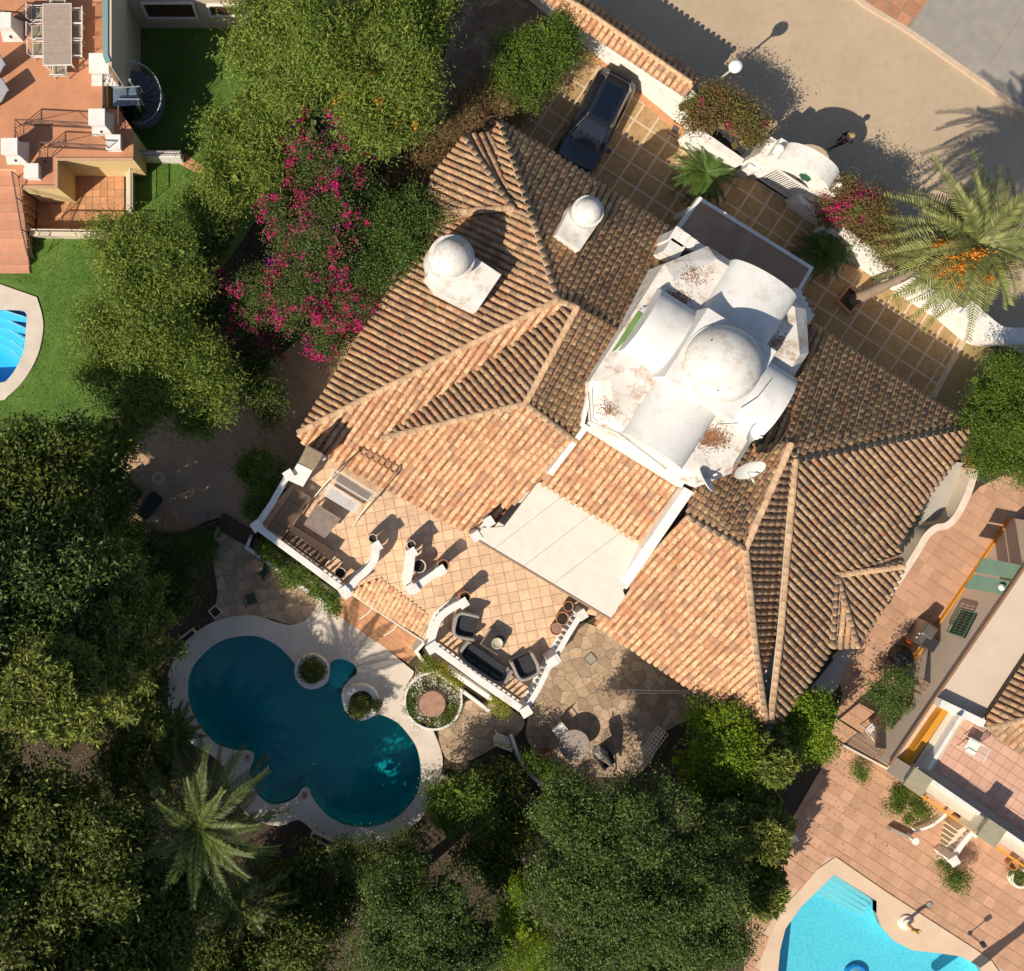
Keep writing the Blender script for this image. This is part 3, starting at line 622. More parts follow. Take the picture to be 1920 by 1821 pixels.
def leaf_verts(c, nrm_bias, size, aspect, rng, droop=0.):
    n = len(c); d = rng.normal(size=(n, 3)); d[:, 2] = d[:, 2] * .6 - droop; d /= np.linalg.norm(d, axis=1)[:, None]
    nr = rng.normal(size=(n, 3)) * .8 + nrm_bias; s = np.cross(d, nr); s /= np.linalg.norm(s, axis=1)[:, None] + 1e-9
    l = size * rng.uniform(.6, 1.35, n)[:, None]; w = l * aspect * .5; V = np.empty((n, 4, 3))
    V[:, 0] = c; V[:, 1] = c + d * l * .5 + s * w; V[:, 2] = c + d * l; V[:, 3] = c + d * l * .5 - s * w
    return V
def crown_points(lobes, sprigs, rng, zmin=.3, clump=True, least=8):
    """lobes: (x, y, z, rx, rz). sprig centres and outward directions, spread over the lobes' outer shell"""
    P_, N_ = [], []; tot = sum(l[3] ** 2 for l in lobes)
    for x, y, z, rx, rz in lobes:
        n = max(least, int(sprigs * rx * rx / tot)); K = max(3, int(7 * (rx / .9) ** 1.4)) if clump else 1
        d = rng.normal(size=(n, 3)); d[:, 2] = np.abs(d[:, 2]) * np.where(rng.random(n) < .2, -.5, 1); d /= np.linalg.norm(d, axis=1)[:, None]
        if clump:
            cd = rng.normal(size=(K, 3)); cd[:, 2] = np.abs(cd[:, 2]) * np.where(rng.random(K) < .2, -.4, 1) + .1; cd /= np.linalg.norm(cd, axis=1)[:, None]
            k = rng.integers(0, K, n); cr = rng.uniform(.6, .88, K)[k]; sr = rng.uniform(.24, .42, K)[k] * rng.uniform(.6, 1.05, n) ** .6; q = cd[k] * cr[:, None] + d * sr[:, None]
        else: q = d * (rng.uniform(.55, 1.05, n) ** .6)[:, None]
        P_.append(np.c_[x + q[:, 0] * rx, y + q[:, 1] * rx, np.maximum(z + q[:, 2] * rz, zmin)]); N_.append(d)
    return np.concatenate(P_), np.concatenate(N_)
def foliage(name, parent, lobes, mat, sprigs=300, per=55, srad=.3, size=.1, aspect=.45, droop=0., seed=1, kind='stuff', flat=.7, zmin=.25, up=.9):
    rng = np.random.default_rng(seed); C, N = crown_points(lobes, sprigs, rng, zmin, max(l[3] for l in lobes) > .6 and name == 'crown', 8 if name == 'crown' else 1)
    n = len(C); off = rng.normal(size=(n, per, 3)) * srad * rng.uniform(.6, 1.3, (n, 1, 1)); off[:, :, 2] *= flat
    if droop: off[:, :, 2] -= np.abs(off[:, :, 2]) * droop
    c = (C[:, None] + off).reshape(-1, 3); b = np.repeat(N * .5 + np.array([0, 0, up]), per, 0)
    c[:, 2] = np.maximum(c[:, 2], .03); V = leaf_verts(c, b, size, aspect, rng, droop).reshape(-1, 3)
    if name == 'crown' and max(l[3] for l in lobes) > .9:      # big inner leaves, added to block light through the crown
        for x, y, z, rx, rz in lobes:
            m = int(75 * rx * rx); d = rng.normal(size=(m, 3)); d /= np.linalg.norm(d, axis=1)[:, None]; d *= rng.uniform(.1, .62, m)[:, None]
            q = np.c_[x + d[:, 0] * rx, y + d[:, 1] * rx, np.maximum(z + d[:, 2] * rz, zmin)]; V = np.concatenate([V, leaf_verts(q, np.array([0, 0, 1.2]), .42, .8, rng).reshape(-1, 3)])
    if parent: inv = np.array(ROOT[parent.name].inverted()); V = V @ inv[:3, :3].T + inv[:3, 3]
    o = link(name, np_mesh(name, V, np.arange(len(V)).reshape(-1, 4), mat), parent); return o
def LB(l):
    """lobes given as (px, py, z of lobe centre, radius in px[, flatness])"""
    out = []
    for q in l:
        v = P(q[0], q[1], q[2]); r = q[3] / S * (H - q[2]) / H; out.append((v.x, v.y, v.z, r, r * (q[4] if len(q) > 4 else .75)))
    return out
SEED = [10]
def plant(name, label, cat, lobes, mat, sprigs=300, trunk=True, flowers=(), group=None, tr=.14, base=None, z0=0., **kw):
    lb = LB(lobes); SEED[0] += 1; w = sum(l[3] for l in lb); bx = sum(l[0] * l[3] for l in lb) / w; by = sum(l[1] * l[3] for l in lb) / w
    if base: v = P(*base, z0); bx, by = v.x, v.y
    t = thing(name, label, cat, (bx, by, z0), 0, group); foliage('crown', t, lb, mat, sprigs, seed=SEED[0], zmin=z0 + .15, **kw)
    if trunk:
        mb = MB(); zb = max(z0 + .3, min(l[2] for l in lb) * .55)
        if zb > z0 + .5: mb.tube([(bx, by, z0 - .05), (bx + .08, by + .05, (z0 + zb) / 2), (bx, by, zb)], [tr, tr * .85, tr * .7], 9)
        for l in lb:
            m = Vector((bx, by, min(zb, l[2]))); e = Vector(l[:3]); k = m.lerp(e, .5) + Vector((rnd(-.2, .2), rnd(-.2, .2), .15))
            mb.tube([m, k, e], [tr * .6, tr * .4, tr * .18], 6)
            for _ in range(5):
                a = rnd(0, 6.28); f = e + Vector((math.cos(a) * l[3] * .85, math.sin(a) * l[3] * .85, l[4] * rnd(-.1, .7))); mb.tube([k, (k + f) / 2 + Vector((0, 0, .1)), f], [tr * .3, tr * .2, .008], 5)
        mb.build('trunk', BARK, t, smooth=True)
    for fm, nf, nm, fl in flowers:
        SEED[0] += 1; rng = np.random.default_rng(SEED[0]); L2 = LB(fl) if fl else lb
        o = foliage(nm, t, [(a, b, c + .12, r * 1.02, rz * 1.04) for a, b, c, r, rz in L2], fm, nf, per=34, srad=.12, size=.075, aspect=.9, seed=SEED[0]); o['kind'] = 'stuff'
    return t
pep = dict(size=.17, aspect=.24, droop=1.0, per=62, srad=.3)
plant('pepper_tree', 'tall feathery yellow-green pepper tree at the top edge left of the leafy path', 'tree', [(520, 20, 6.5, 85), (610, 60, 7.5, 105), (720, 50, 7.2, 95), (790, 20, 6.6, 60), (480, 110, 6.0, 60), (760, 130, 6.4, 70), (560, 150, 6.2, 75)], L_PEP, 1150, tr=.28, **pep)
plant('pepper_tree', 'feathery pepper tree hanging over the lawn beside the spiral staircase', 'tree', [(480, 190, 5.0, 62), (440, 255, 4.6, 62), (520, 230, 4.8, 55), (430, 330, 4.2, 62), (500, 320, 4.2, 45), (400, 390, 3.8, 48)], L_PEP, 800, tr=.2, **pep)
plant('pepper_tree', 'pepper tree with drooping green boughs dotted with orange flowers above the villa corner', 'tree', [(690, 180, 5.6, 62), (760, 190, 5.4, 55), (700, 240, 5.0, 58), (740, 250, 4.8, 40), (640, 170, 5.4, 50)], L_PEP, 560, tr=.18, flowers=[(F_ORA, 16, 'blossoms', None)], **pep)
plant('pepper_tree', 'broad pale green pepper tree leaning over the lawn right of the blue pool', 'tree', [(235, 460, 4.6, 62), (290, 450, 5.0, 62), (250, 540, 5.0, 70), (320, 520, 5.2, 65), (210, 620, 4.6, 62), (280, 620, 5.2, 72), (200, 690, 4.2, 55)], L_PEP, 1000, tr=.26, **pep)
plant('pepper_tree', 'lower pale green pepper tree at the edge of the sandy terrace', 'tree', [(350, 680, 4.4, 72), (400, 730, 4.0, 55), (300, 740, 4.2, 60), (250, 760, 3.8, 52), (210, 810, 3.4, 48), (370, 780, 3.6, 35)], L_PEP, 760, tr=.2, **pep)
plant('pepper_sapling', 'small feathery green sapling with drooping tips on the sandy ground', 'tree', [(490, 730, 2.6, 36), (515, 765, 2.2, 26), (470, 690, 2.6, 28)], L_GREY, 150, tr=.08, **pep)
bg = dict(per=60, srad=.26, size=.085, aspect=.55)
plant('bougainvillea', 'large bougainvillea thick with magenta flowers between the pepper trees', 'bougainvillea', [(600, 470, 4.0, 80), (540, 400, 4.0, 62), (630, 390, 4.2, 62), (560, 540, 3.6, 78), (640, 560, 3.2, 62), (480, 560, 3.4, 66), (430, 600, 3.0, 50)], L_OLD, 700, tr=.15, flowers=[(F_MAG, 230, 'blossoms', None), (F_PUR, 12, 'purple_blossoms', None)], **bg)
plant('bougainvillea', 'dark open bougainvillea with magenta sprays climbing between the trees higher up', 'bougainvillea', [(590, 250, 4.6, 62), (640, 290, 4.2, 58), (560, 310, 4.0, 55), (650, 340, 3.8, 50), (600, 130, 5.6, 40)], L_OLD, 250, tr=.12, flowers=[(F_MAG, 75, 'blossoms', None), (F_PUR, 12, 'purple_blossoms', None)], **bg)
plant('bougainvillea', 'low magenta bougainvillea spilling over the sandy ground', 'bougainvillea', [(470, 640, 1.8, 48), (440, 560, 2.4, 40), (500, 660, 1.5, 36), (610, 640, 1.6, 42), (650, 610, 1.4, 34)], L_OLD, 230, tr=.08, flowers=[(F_MAG, 90, 'blossoms', None)], **bg)
plant('bougainvillea', 'bougainvillea with magenta flowers behind the dark gap under the pepper tree', 'bougainvillea', [(400, 450, 3.2, 52), (390, 520, 3.0, 56), (380, 590, 2.6, 45)], L_DARK, 210, tr=.1, flowers=[(F_MAG, 34, 'blossoms', None)], **bg)
plant('climbing_vine', 'dense green climber pushing over the tile edge beside the large domed chimney', 'vine', [(730, 430, 3.4, 62), (700, 500, 3.0, 55), (770, 400, 3.4, 45), (760, 470, 3.2, 40), (690, 400, 3.2, 45)], L_MID, 460, tr=.12, **bg)
plant('climbing_vine', 'thin creeper trailing over the corner roof tiles', 'vine', [(815, 425, 3.6, 17, .2), (840, 408, 3.7, 13, .2), (800, 455, 3.5, 16, .2), (812, 395, 3.4, 14, .2)], L_MID, 40, trunk=False, per=26, srad=.14, size=.08)
plant('dry_hedge', 'brownish dry hedge along the northwest villa wall', 'hedge', [(880, 215, 1.8, 55), (930, 180, 1.8, 45), (820, 260, 1.8, 48), (780, 310, 1.8, 40), (750, 360, 1.8, 34), (960, 215, 1.4, 34)], L_BROWN, 620, tr=.05, per=48, srad=.28, size=.08, aspect=.4)
plant('orange_blossom_climber', 'climber with bright orange flower sprays at the top of the leafy path', 'climber', [(790, 30, 4.4, 36), (800, 95, 4.0, 26), (825, 10, 4.0, 30)], L_MID, 110, flowers=[(F_ORA, 34, 'blossoms', None)], **bg)
plant('citrus_tree', 'round bright green tree by the parked car', 'tree', [(1010, 80, 2.6, 62), (975, 120, 2.4, 58), (1040, 90, 2.4, 50), (960, 165, 2.0, 42), (1000, 150, 2.2, 45)], L_CIT, 520, tr=.12, per=60, srad=.24, size=.1, aspect=.45)
plant('bougainvillea', 'green bougainvillea with few flowers on the garden wall left of the gate', 'bougainvillea', [(1330, 215, 2.4, 44), (1370, 225, 2.4, 42), (1400, 250, 2.2, 38), (1300, 190, 2.4, 26), (1350, 190, 2.6, 30)], L_BOU, 300, tr=.08, flowers=[(F_MAG, 14, 'blossoms', None)], **bg)
plant('bougainvillea', 'bougainvillea with red blossoms right of the white gate', 'bougainvillea', [(1580, 375, 2.4, 42), (1620, 400, 2.5, 45), (1650, 440, 2.3, 45), (1560, 400, 2.2, 34), (1680, 470, 2.0, 34), (1720, 500, 2.0, 36)], L_BOU, 400, tr=.1, flowers=[(F_MAG, 62, 'blossoms', [(1575, 385, 2.4, 38), (1610, 385, 2.5, 36)])], **bg)
plant('clipped_tree', 'large dense green tree at the right edge beyond the roof corner', 'tree', [(1880, 720, 3.0, 70), (1860, 790, 3.0, 62), (1920, 780, 3.4, 80), (1850, 850, 2.8, 48), (1900, 860, 2.8, 55), (1840, 760, 2.6, 35)], L_CIT, 800, tr=.18, per=80, srad=.24, size=.085, aspect=.5, flowers=[(F_ORA, 2, 'blossoms', [(1813, 868, 1.6, 7)])])
plant('terrace_shrub', 'leafy shrub with yellow-green leaves outside the northwest balustrade', 'shrub', [(490, 890, 2.6, 38), (500, 930, 2.4, 34), (478, 870, 2.4, 26), (480, 960, 2.0, 22)], L_CIT, 260, tr=.06, per=55, srad=.2, size=.1)
# dark wooded garden, lower left and bottom
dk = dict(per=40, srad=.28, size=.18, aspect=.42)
plant('dark_evergreen', 'dark evergreen tree behind the pale pepper tree on the left edge', 'tree', [(60, 880, 7.5, 85), (130, 850, 7.0, 62), (30, 950, 8.0, 80), (120, 930, 7.5, 60), (-50, 930, 8, 90), (-120, 1010, 9, 110), (190, 895, 4.6, 48), (212, 955, 3.6, 42)], L_DARK, 1000, tr=.3, **dk)  # leftmost lobe is out of view, added to cast shade
plant('ficus_tree', 'broad dark green tree with glossy clustered leaves on the left edge', 'tree', [(40, 1060, 8.5, 95), (120, 1090, 8.5, 80), (190, 1080, 7.5, 62), (60, 1160, 8.5, 90), (170, 1170, 7.5, 65), (-60, 1090, 9, 110), (-90, 1210, 9.5, 120), (215, 1130, 6, 50), (70, 1000, 8, 80), (-30, 1020, 8.5, 90), (-25, 1075, 6.5, 95), (150, 1000, 6.5, 60)], L_GLOSS, 2100, tr=.35, per=34, srad=.26, size=.21, aspect=.36)  # extra lobes, some out of view, added to shade the sandy terrace
plant('low_hedge', 'low shaded hedge of fine leaves below the curved edge of the sandy terrace', 'hedge', [(230, 1010, 1.4, 55), (290, 1040, 1.4, 62), (350, 1040, 1.4, 58), (390, 1020, 1.3, 34), (330, 1080, 1.2, 40)], L_MID, 330, tr=.04, per=45, srad=.25, size=.07)
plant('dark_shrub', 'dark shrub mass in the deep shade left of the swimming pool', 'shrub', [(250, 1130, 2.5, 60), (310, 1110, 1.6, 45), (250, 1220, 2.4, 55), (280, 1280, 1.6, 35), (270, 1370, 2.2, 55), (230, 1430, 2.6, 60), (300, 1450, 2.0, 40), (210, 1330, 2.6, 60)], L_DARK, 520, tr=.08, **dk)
def araucaria(label, px, py, z, r, n=13, seed=4, group=None):
    """conifer with long flat needle-clad boughs"""
    c = P(px, py, z); R = r / S * (H - z) / H; rr = random.Random(seed); t = thing('conifer', label, 'tree', (c.x, c.y, 0), 0, group); rng = np.random.default_rng(seed)
    MB().tube([(c.x, c.y, 0), (c.x, c.y, z * .6), (c.x, c.y, z)], [.26, .16, .03], 8).build('trunk', BARK, t, smooth=True); Vs = []; mb = MB()
    for lev in range(5):
        zz = z * (.98 - .13 * lev); L0 = R * (.35 + .17 * lev)
        for k in range(n - 3 + lev):
            a = 6.283 * (k + rr.random() * .6) / (n - 3 + lev) + lev; L = L0 * rr.uniform(.7, 1.1); d = Vector((math.cos(a), math.sin(a), 0)); p = Vector((-d.y, d.x, 0)); m = 170
            s = rng.uniform(.12, 1, m) ** .75; side = rng.uniform(-1, 1, m) * L * .22 * np.sin(np.clip(s, 0, 1) * 2.6 + .35)
            base = np.array([[c.x, c.y, zz]]) + np.outer(s * L, d) + np.outer(side, p); base[:, 2] += -.25 * s * L * .5 + .22 * (s ** 2) * L * .5 + rng.normal(size=m) * .04
            base = np.repeat(base, 5, 0) + rng.normal(size=(m * 5, 3)) * .07; Vs.append(leaf_verts(base, np.array([0, 0, .8]), .23, .34, rng))
            e = Vector((c.x, c.y, zz)) + d * L; mb.tube([(c.x, c.y, zz), (e.x, e.y, zz - .05)], [.035, .01], 5)
    mb.build('boughs', BARK, t, kind='stuff'); V = np.concatenate(Vs).reshape(-1, 3); inv = np.array(ROOT[t.name].inverted()); V = V + inv[:3, 3]
    tag(link('crown', np_mesh('crown', V, np.arange(len(V)).reshape(-1, 4), L_CON), t), kind='stuff'); return t
araucaria('tall conifer with long pale needle boughs on the left edge', 70, 1310, 11.5, 240, 17, 4)
araucaria('conifer with spiky side boughs reaching over the terracotta patio', 1440, 1580, 5.0, 105, 12, 6)
araucaria('smaller conifer behind the lime shrub at the patio edge', 1460, 1440, 4.6, 85, 11, 8)
araucaria('conifer leaning over the deck of the turquoise pool', 1440, 1690, 4.2, 85, 11, 9)
plant('ficus_tree', 'dense glossy tree at the bottom left corner', 'tree', [(60, 1500, 7.5, 90), (150, 1530, 7.0, 85), (60, 1620, 7.5, 95), (180, 1640, 7.0, 90), (90, 1750, 7.0, 100), (220, 1740, 6.6, 85), (300, 1760, 6, 70), (-40, 1650, 8, 100), (-120, 1520, 9, 120), (-110, 1740, 9, 120), (60, 1870, 8.5, 110), (240, 1880, 8, 110), (-60, 1420, 8.5, 90), (330, 1710, 5.5, 60), (250, 1560, 6, 55), (350, 1662, 4.4, 62), (300, 1655, 5.2, 66), (268, 1716, 5.8, 78), (190, 1830, 6.4, 88), (240, 1768, 5.4, 76)], L_LEFT, 3400, tr=.35, per=26, srad=.24, size=.21, aspect=.42)  # many lobes lie beyond the frame, added to keep pool and deck shaded
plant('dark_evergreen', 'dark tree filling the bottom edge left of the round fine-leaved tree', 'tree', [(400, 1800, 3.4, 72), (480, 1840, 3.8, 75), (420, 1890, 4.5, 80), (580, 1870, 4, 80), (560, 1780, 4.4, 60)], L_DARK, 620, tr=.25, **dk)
plant('carob_tree', 'huge dark round carob tree below the flagstone patio', 'tree', [(1100, 1560, 5.6, 105, .6), (1200, 1560, 5.8, 105, .6), (1080, 1650, 5.8, 95, .6), (1180, 1680, 6.2, 120, .6), (1290, 1640, 5.8, 100, .6), (1110, 1770, 5.6, 95, .6), (1230, 1790, 5.8, 110, .6), (1330, 1740, 5.2, 85, .6), (1060, 1500, 5.0, 60, .6), (1340, 1560, 5.2, 60, .6)], L_GLOSS, 2400, tr=.4, per=52, srad=.19, size=.115, aspect=.42)
plant('bay_tree', 'round dark tree with fine leaves below the pool', 'tree', [(760, 1690, 5.0, 85, .65), (840, 1700, 5.0, 80, .65), (720, 1770, 4.8, 80, .65), (810, 1800, 5.0, 95, .65), (890, 1760, 4.6, 60, .65)], L_GLOSS, 1200, tr=.3, per=46, srad=.19, size=.11, aspect=.42)
plant('olive_bush', 'grey-green bush behind the lower pool deck', 'shrub', [(700, 1620, 2.4, 48), (760, 1605, 2.2, 42), (640, 1600, 1.8, 35)], L_GREY, 190, tr=.06, per=55, srad=.22, size=.08)
plant('lime_shrub', 'bright lime green shrub below the right roof eave', 'shrub', [(1340, 1370, 3.2, 62), (1380, 1420, 3.2, 60), (1300, 1430, 2.6, 50), (1330, 1480, 2.2, 40), (1400, 1470, 2.6, 40)], L_LIME, 430, tr=.1, per=60, srad=.2, size=.1, aspect=.6)
plant('lime_shrub', 'lime green shrub right of the lowest roof corner', 'shrub', [(1510, 1340, 2.6, 48), (1530, 1385, 2.4, 36), (1480, 1390, 2.6, 38)], L_LIME, 240, tr=.08, per=60, srad=.2, size=.1, aspect=.6)
plant('young_tree', 'small bright green tree by the lower right end of the pool', 'tree', [(860, 1500, 2.8, 46), (890, 1530, 2.6, 36), (840, 1540, 2.4, 34), (830, 1490, 2.2, 26)], L_CIT, 210, tr=.08, per=45, srad=.22, size=.12)
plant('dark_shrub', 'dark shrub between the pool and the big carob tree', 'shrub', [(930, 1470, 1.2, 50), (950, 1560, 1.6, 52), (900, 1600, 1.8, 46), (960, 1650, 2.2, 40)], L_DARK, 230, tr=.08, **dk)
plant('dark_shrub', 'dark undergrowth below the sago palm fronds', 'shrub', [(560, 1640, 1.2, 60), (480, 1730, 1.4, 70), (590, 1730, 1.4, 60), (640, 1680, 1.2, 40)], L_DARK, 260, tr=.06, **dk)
plant('cypress', 'narrow yellowish cypress between the two round dark trees', 'tree', [(970, 1660, 4.0, 22, 1.6), (960, 1720, 3.6, 38, 1.4), (1000, 1740, 3.2, 36, 1.4), (950, 1780, 2.8, 45, 1.2), (1010, 1800, 2.4, 48, 1)], L_LIME, 300, tr=.1, per=50, srad=.2, size=.12, aspect=.25)
plant('patio_bush', 'yellow-green potted bush by the curved blue-white wall', 'shrub', [(1003, 1415, 1.4, 26), (1018, 1440, 1.2, 22), (1040, 1460, 1.2, 24)], L_CIT, 110, tr=.03, per=40, srad=.17, size=.09)
plant('neighbour_bush', 'round trimmed bush beside the neighbouring stairs', 'shrub', [(1700, 1505, 1.5, 34), (1715, 1525, 1.3, 28), (1685, 1490, 1.3, 24)], L_CIT, 190, tr=.04, per=55, srad=.14, size=.07)
plant('neighbour_bush', 'small bush below the reed screen', 'shrub', [(1611, 1440, .9, 17), (1618, 1452, .7, 12)], L_CIT, 45, tr=.03, per=45, srad=.12, size=.07)
plant('neighbour_bush', 'low bush at the foot of the white stair balustrade', 'shrub', [(1780, 1640, .8, 18), (1800, 1652, .8, 20), (1768, 1625, .6, 12)], L_CIT, 80, tr=.03, per=50, srad=.13, size=.07)
plant('neighbour_shrub', 'leggy shrub beside the covered barbecue', 'shrub', [(1680, 1275, 1.8, 26), (1660, 1310, 1.4, 24), (1690, 1320, 1.4, 22), (1640, 1300, 1.2, 20), (1672, 1350, 1.3, 16)], L_MID, 150, tr=.05, per=45, srad=.16, size=.09)
plant('ivy', 'ivy growing in the planter outside the left terrace balustrade', 'plant', [(500, 1035, 1.9, 17), (530, 1058, 1.9, 18), (560, 1078, 1.9, 18), (590, 1100, 1.9, 17), (618, 1122, 1.9, 16), (628, 1138, 1.6, 12), (545, 1090, 1.2, 15)], L_CIT, 210, trunk=False, per=45, srad=.13, size=.09)
plant('ivy', 'yellowing ivy in the planter outside the sofa balustrade', 'plant', [(800, 1243, 1.9, 13), (820, 1255, 1.9, 14), (845, 1270, 1.8, 13), (858, 1282, 1.7, 10), (930, 1320, 1.8, 16), (945, 1330, 1.4, 12)], leafmat('yellow_ivy_leaf', (.3, .28, .03), (.12, .17, .02)), 120, trunk=False, per=42, srad=.12, size=.08)
plant('creeper', 'creeper along the pale strip beside the southeast eave', 'plant', [(1710, 978, .8, 9), (1700, 992, .6, 8), (1722, 968, .8, 7)], L_MID, 24, trunk=False, per=35, srad=.1, size=.07)
# ---- palms
def frond_mesh(name, L, n, leaf, mat, arch=.5, lift=.35, seed=0, w=.035, vee=.35, fat=.5):
    rng = random.Random(seed); v = []; f = []; pts = []
    for i in range(n + 1):
        s = i / n; pts.append(Vector((L * (s - .12 * arch * s * s), 0, L * (lift * s - arch * s * s))))
    for i in range(1, n + 1):
        p = pts[i]; d = (pts[i] - pts[i - 1]).normalized(); s = i / n; ll = leaf * (math.sin(min(1, s * 1.15 + .08) * math.pi * .93) ** .6 if s < .95 else .45) * rng.uniform(.85, 1.1)
        for sd in (-1, 1):
            o = Vector((.55 + .5 * s, sd * 1., vee * rng.uniform(.4, 1.2))).normalized() * ll; k = len(v); hw = d * w
            v += [p - hw * fat, p + hw * fat, p + o * .55 + hw, p + o - Vector((0, 0, ll * .12)), p + o * .55 - hw]; f += [(k, k + 1, k + 2, k + 4), (k + 4, k + 2, k + 3, k + 3)]
    mb = MB(); mb.tube(pts, [.03 * (1 - .8 * i / n) + .004 for i in range(n + 1)], 5); b = len(v); v += mb.v; me = bpy.data.meshes.new(name)
    me.from_pydata([tuple(x) for x in v], [], [tuple(dict.fromkeys(q)) for q in f] + [tuple(b + i for i in q) for q in mb.f]); me.materials.append(mat); me.update(); return me
def palm(name, label, cat, base, crown, z, L, nf, mat, leaf=.35, seg=34, levels=4, trunk_r=.22, arch=.55, lift=.5, seed=1, fruit=None, z0=0., group=None, upmin=.15, upmax=1.2, w=.03):
    b = P(*base, z0); c = P(*crown, z); rr = random.Random(seed); t = thing(name, label, cat, (b.x, b.y, z0), 0, group); inv = ROOT[t.name].inverted()
    ms = [frond_mesh('frond', L * k, seg, leaf, mat, arch * a, lift, seed + i, w) for i, (k, a) in enumerate(((1, 1), (.92, 1.25), (1.05, .8), (.75, .7)))]
    n = 12; mb = MB(); mb.tube([b.lerp(c, i / n) + Vector((0, 0, 0)) for i in range(n + 1)], [trunk_r * (1.15 if i % 2 else .95) * (1.25 - .4 * min(1, i / 5)) for i in range(n + 1)], 14)
    mb.build('trunk', M('palm_trunk', (.3, .22, .16), (.2, .15, .1), 12, .95, .8, 30), t)
    for i in range(nf):
        a = i * 2.39996 + rr.uniform(-.15, .15); s = i / nf; el = upmin + (upmax - upmin) * (1 - s) ** 1.3
        m = Matrix.Translation(c + Vector((0, 0, -.25 * s))) @ Matrix.Rotation(a, 4, 'Z') @ Matrix.Rotation(-(el - .45), 4, 'Y') @ Matrix.Rotation(rr.uniform(-.35, .35), 4, 'X')
        link('frond', ms[3 if s < .18 else rr.randrange(3)], t, inv @ m)
    if fruit:
        fm = bpy.data.meshes.new('fruit_cluster'); rng = np.random.default_rng(3); V = leaf_verts(np.array([.5, 0, -.1]) + rng.normal(size=(420, 3)) * np.array([.24, .13, .13]), np.array([0, 0, 1.]), .085, .8, rng).reshape(-1, 3); fm = np_mesh('fruit_cluster', V, np.arange(len(V)).reshape(-1, 4), F_ORA)
        for q in fruit: v = P(*q); link('fruit_cluster', fm, t, inv @ Matrix.Translation(v - Vector((.5, 0, 0))))['kind'] = 'stuff'
    return t
PALMG = leafmat('date_palm_frond', (.26, .26, .09), (.13, .15, .04), .5, .4, .2); CYC = leafmat('cycad_frond', (.12, .19, .035), (.05, .1, .02), .4, .35, .2); CANP = leafmat('canary_palm_frond', (.04, .06, .013), (.1, .125, .03), .45, .5, .15)  # canary fronds get a darker colour in place of shade
palm('date_palm', 'tall date palm with orange fruit and pale fronds hanging over the garden wall', 'palm', (1600, 563), (1835, 455), 7.6, 3.6, 58, PALMG, .52, 36, trunk_r=.2, seed=2, arch=.62, lift=.35, upmin=-.3, upmax=.95, w=.036,
     fruit=[(1790, 485, 7.9), (1812, 500, 7.9), (1765, 505, 7.7), (1845, 520, 7.6), (1800, 530, 7.4), (1830, 478, 8.0), (1870, 500, 7.6), (1780, 460, 7.8)])
palm('cycad', 'sunlit green cycad rosette beside the car bay', 'cycad', (1328, 330), (1324, 324), 1.1, 1.6, 46, CYC, .24, 34, trunk_r=.17, seed=5, arch=.4, lift=.3, upmin=.1, upmax=.75, w=.016)
palm('cycad', 'shaded dark cycad right of the porch roof corner', 'cycad', (1543, 475), (1548, 472), 1.0, 1.45, 42, CYC, .26, 30, trunk_r=.17, seed=6, arch=.5, lift=.4, upmin=-.1, upmax=1.1, w=.016)
palm('canary_palm', 'big canary palm with long dark fronds over the left end of the pool deck', 'palm', (405, 1500), (372, 1556), 5.7, 3.7, 46, CANP, .46, 44, trunk_r=.36, seed=8, arch=.5, lift=.45, upmin=-.1, upmax=.95, w=.032)
palm('canary_palm', 'smaller shaded palm below the large canary palm', 'palm', (470, 1650), (450, 1700), 3.4, 2.5, 36, CANP, .42, 32, trunk_r=.26, seed=9, arch=.55, lift=.4, upmin=-.1, upmax=1.0, w=.028)
palm('sago_palm', 'small dark sago palm against the outer left edge of the pool deck', 'palm', (330, 1372), (322, 1376), 1.2, 1.5, 26, CYC, .26, 28, trunk_r=.15, seed=10, arch=.5, lift=.4, upmin=-.1, upmax=1.0)
# ---------------------------------------------------------------- swimming pools
def pool(name, outline, deck, shell_mat, water_mat, depth, steps=None, zc=.06, deckmat=None, rimname='pool_deck'):
    o = XY(outline, 0); d = [(v.x, v.y) for v in PP(deck, 0)]
    dk = MB().prism(d, -.3, zc, [o]); struct(rimname, dk, deckmat or POOLDECK)
    sh = MB(); n = len(o); sh.add([(x, y, zc - .03) for x, y in o] + [(x, y, -depth) for x, y in o], [(i, (i + 1) % n, n + (i + 1) % n, n + i) for i in range(n)]); sh.sheet([(x, y, -depth) for x, y in o])
    s_ = struct(name, sh, shell_mat)
    w = MB().sheet([(x * 1, y * 1, -.1) for x, y in o]); struct('pool_water', w, water_mat)
    return s_
MAIN = [(352.7, 1288), (356, 1320), (373.6, 1359), (406, 1394.5), (441.5, 1406), (467, 1407), (477, 1417), (469, 1443), (474, 1475), (499.6, 1504), (525.4, 1507.5), (554.5, 1494.6), (567.4, 1477), (578.7, 1478), (590, 1501), (615.8, 1530), (651, 1548), (690, 1551), (732, 1540), (764, 1514), (784, 1482), (789, 1443), (782, 1404), (764, 1375), (742, 1352.5), (712.7, 1339.6), (699, 1343), (678.8, 1347), (654.6, 1336), (641, 1313.7), (643, 1291), (658, 1272), (669, 1262), (664, 1246), (641.6, 1235.6), (622, 1239.5), (619, 1255.6), (614, 1278), (596, 1289), (570.6, 1284.7), (554.5, 1265), (553, 1246), (538, 1226.6), (515.7, 1207), (486.6, 1194), (461, 1191.7), (425, 1197.5), (393, 1215), (367, 1242.7), (356, 1265)]
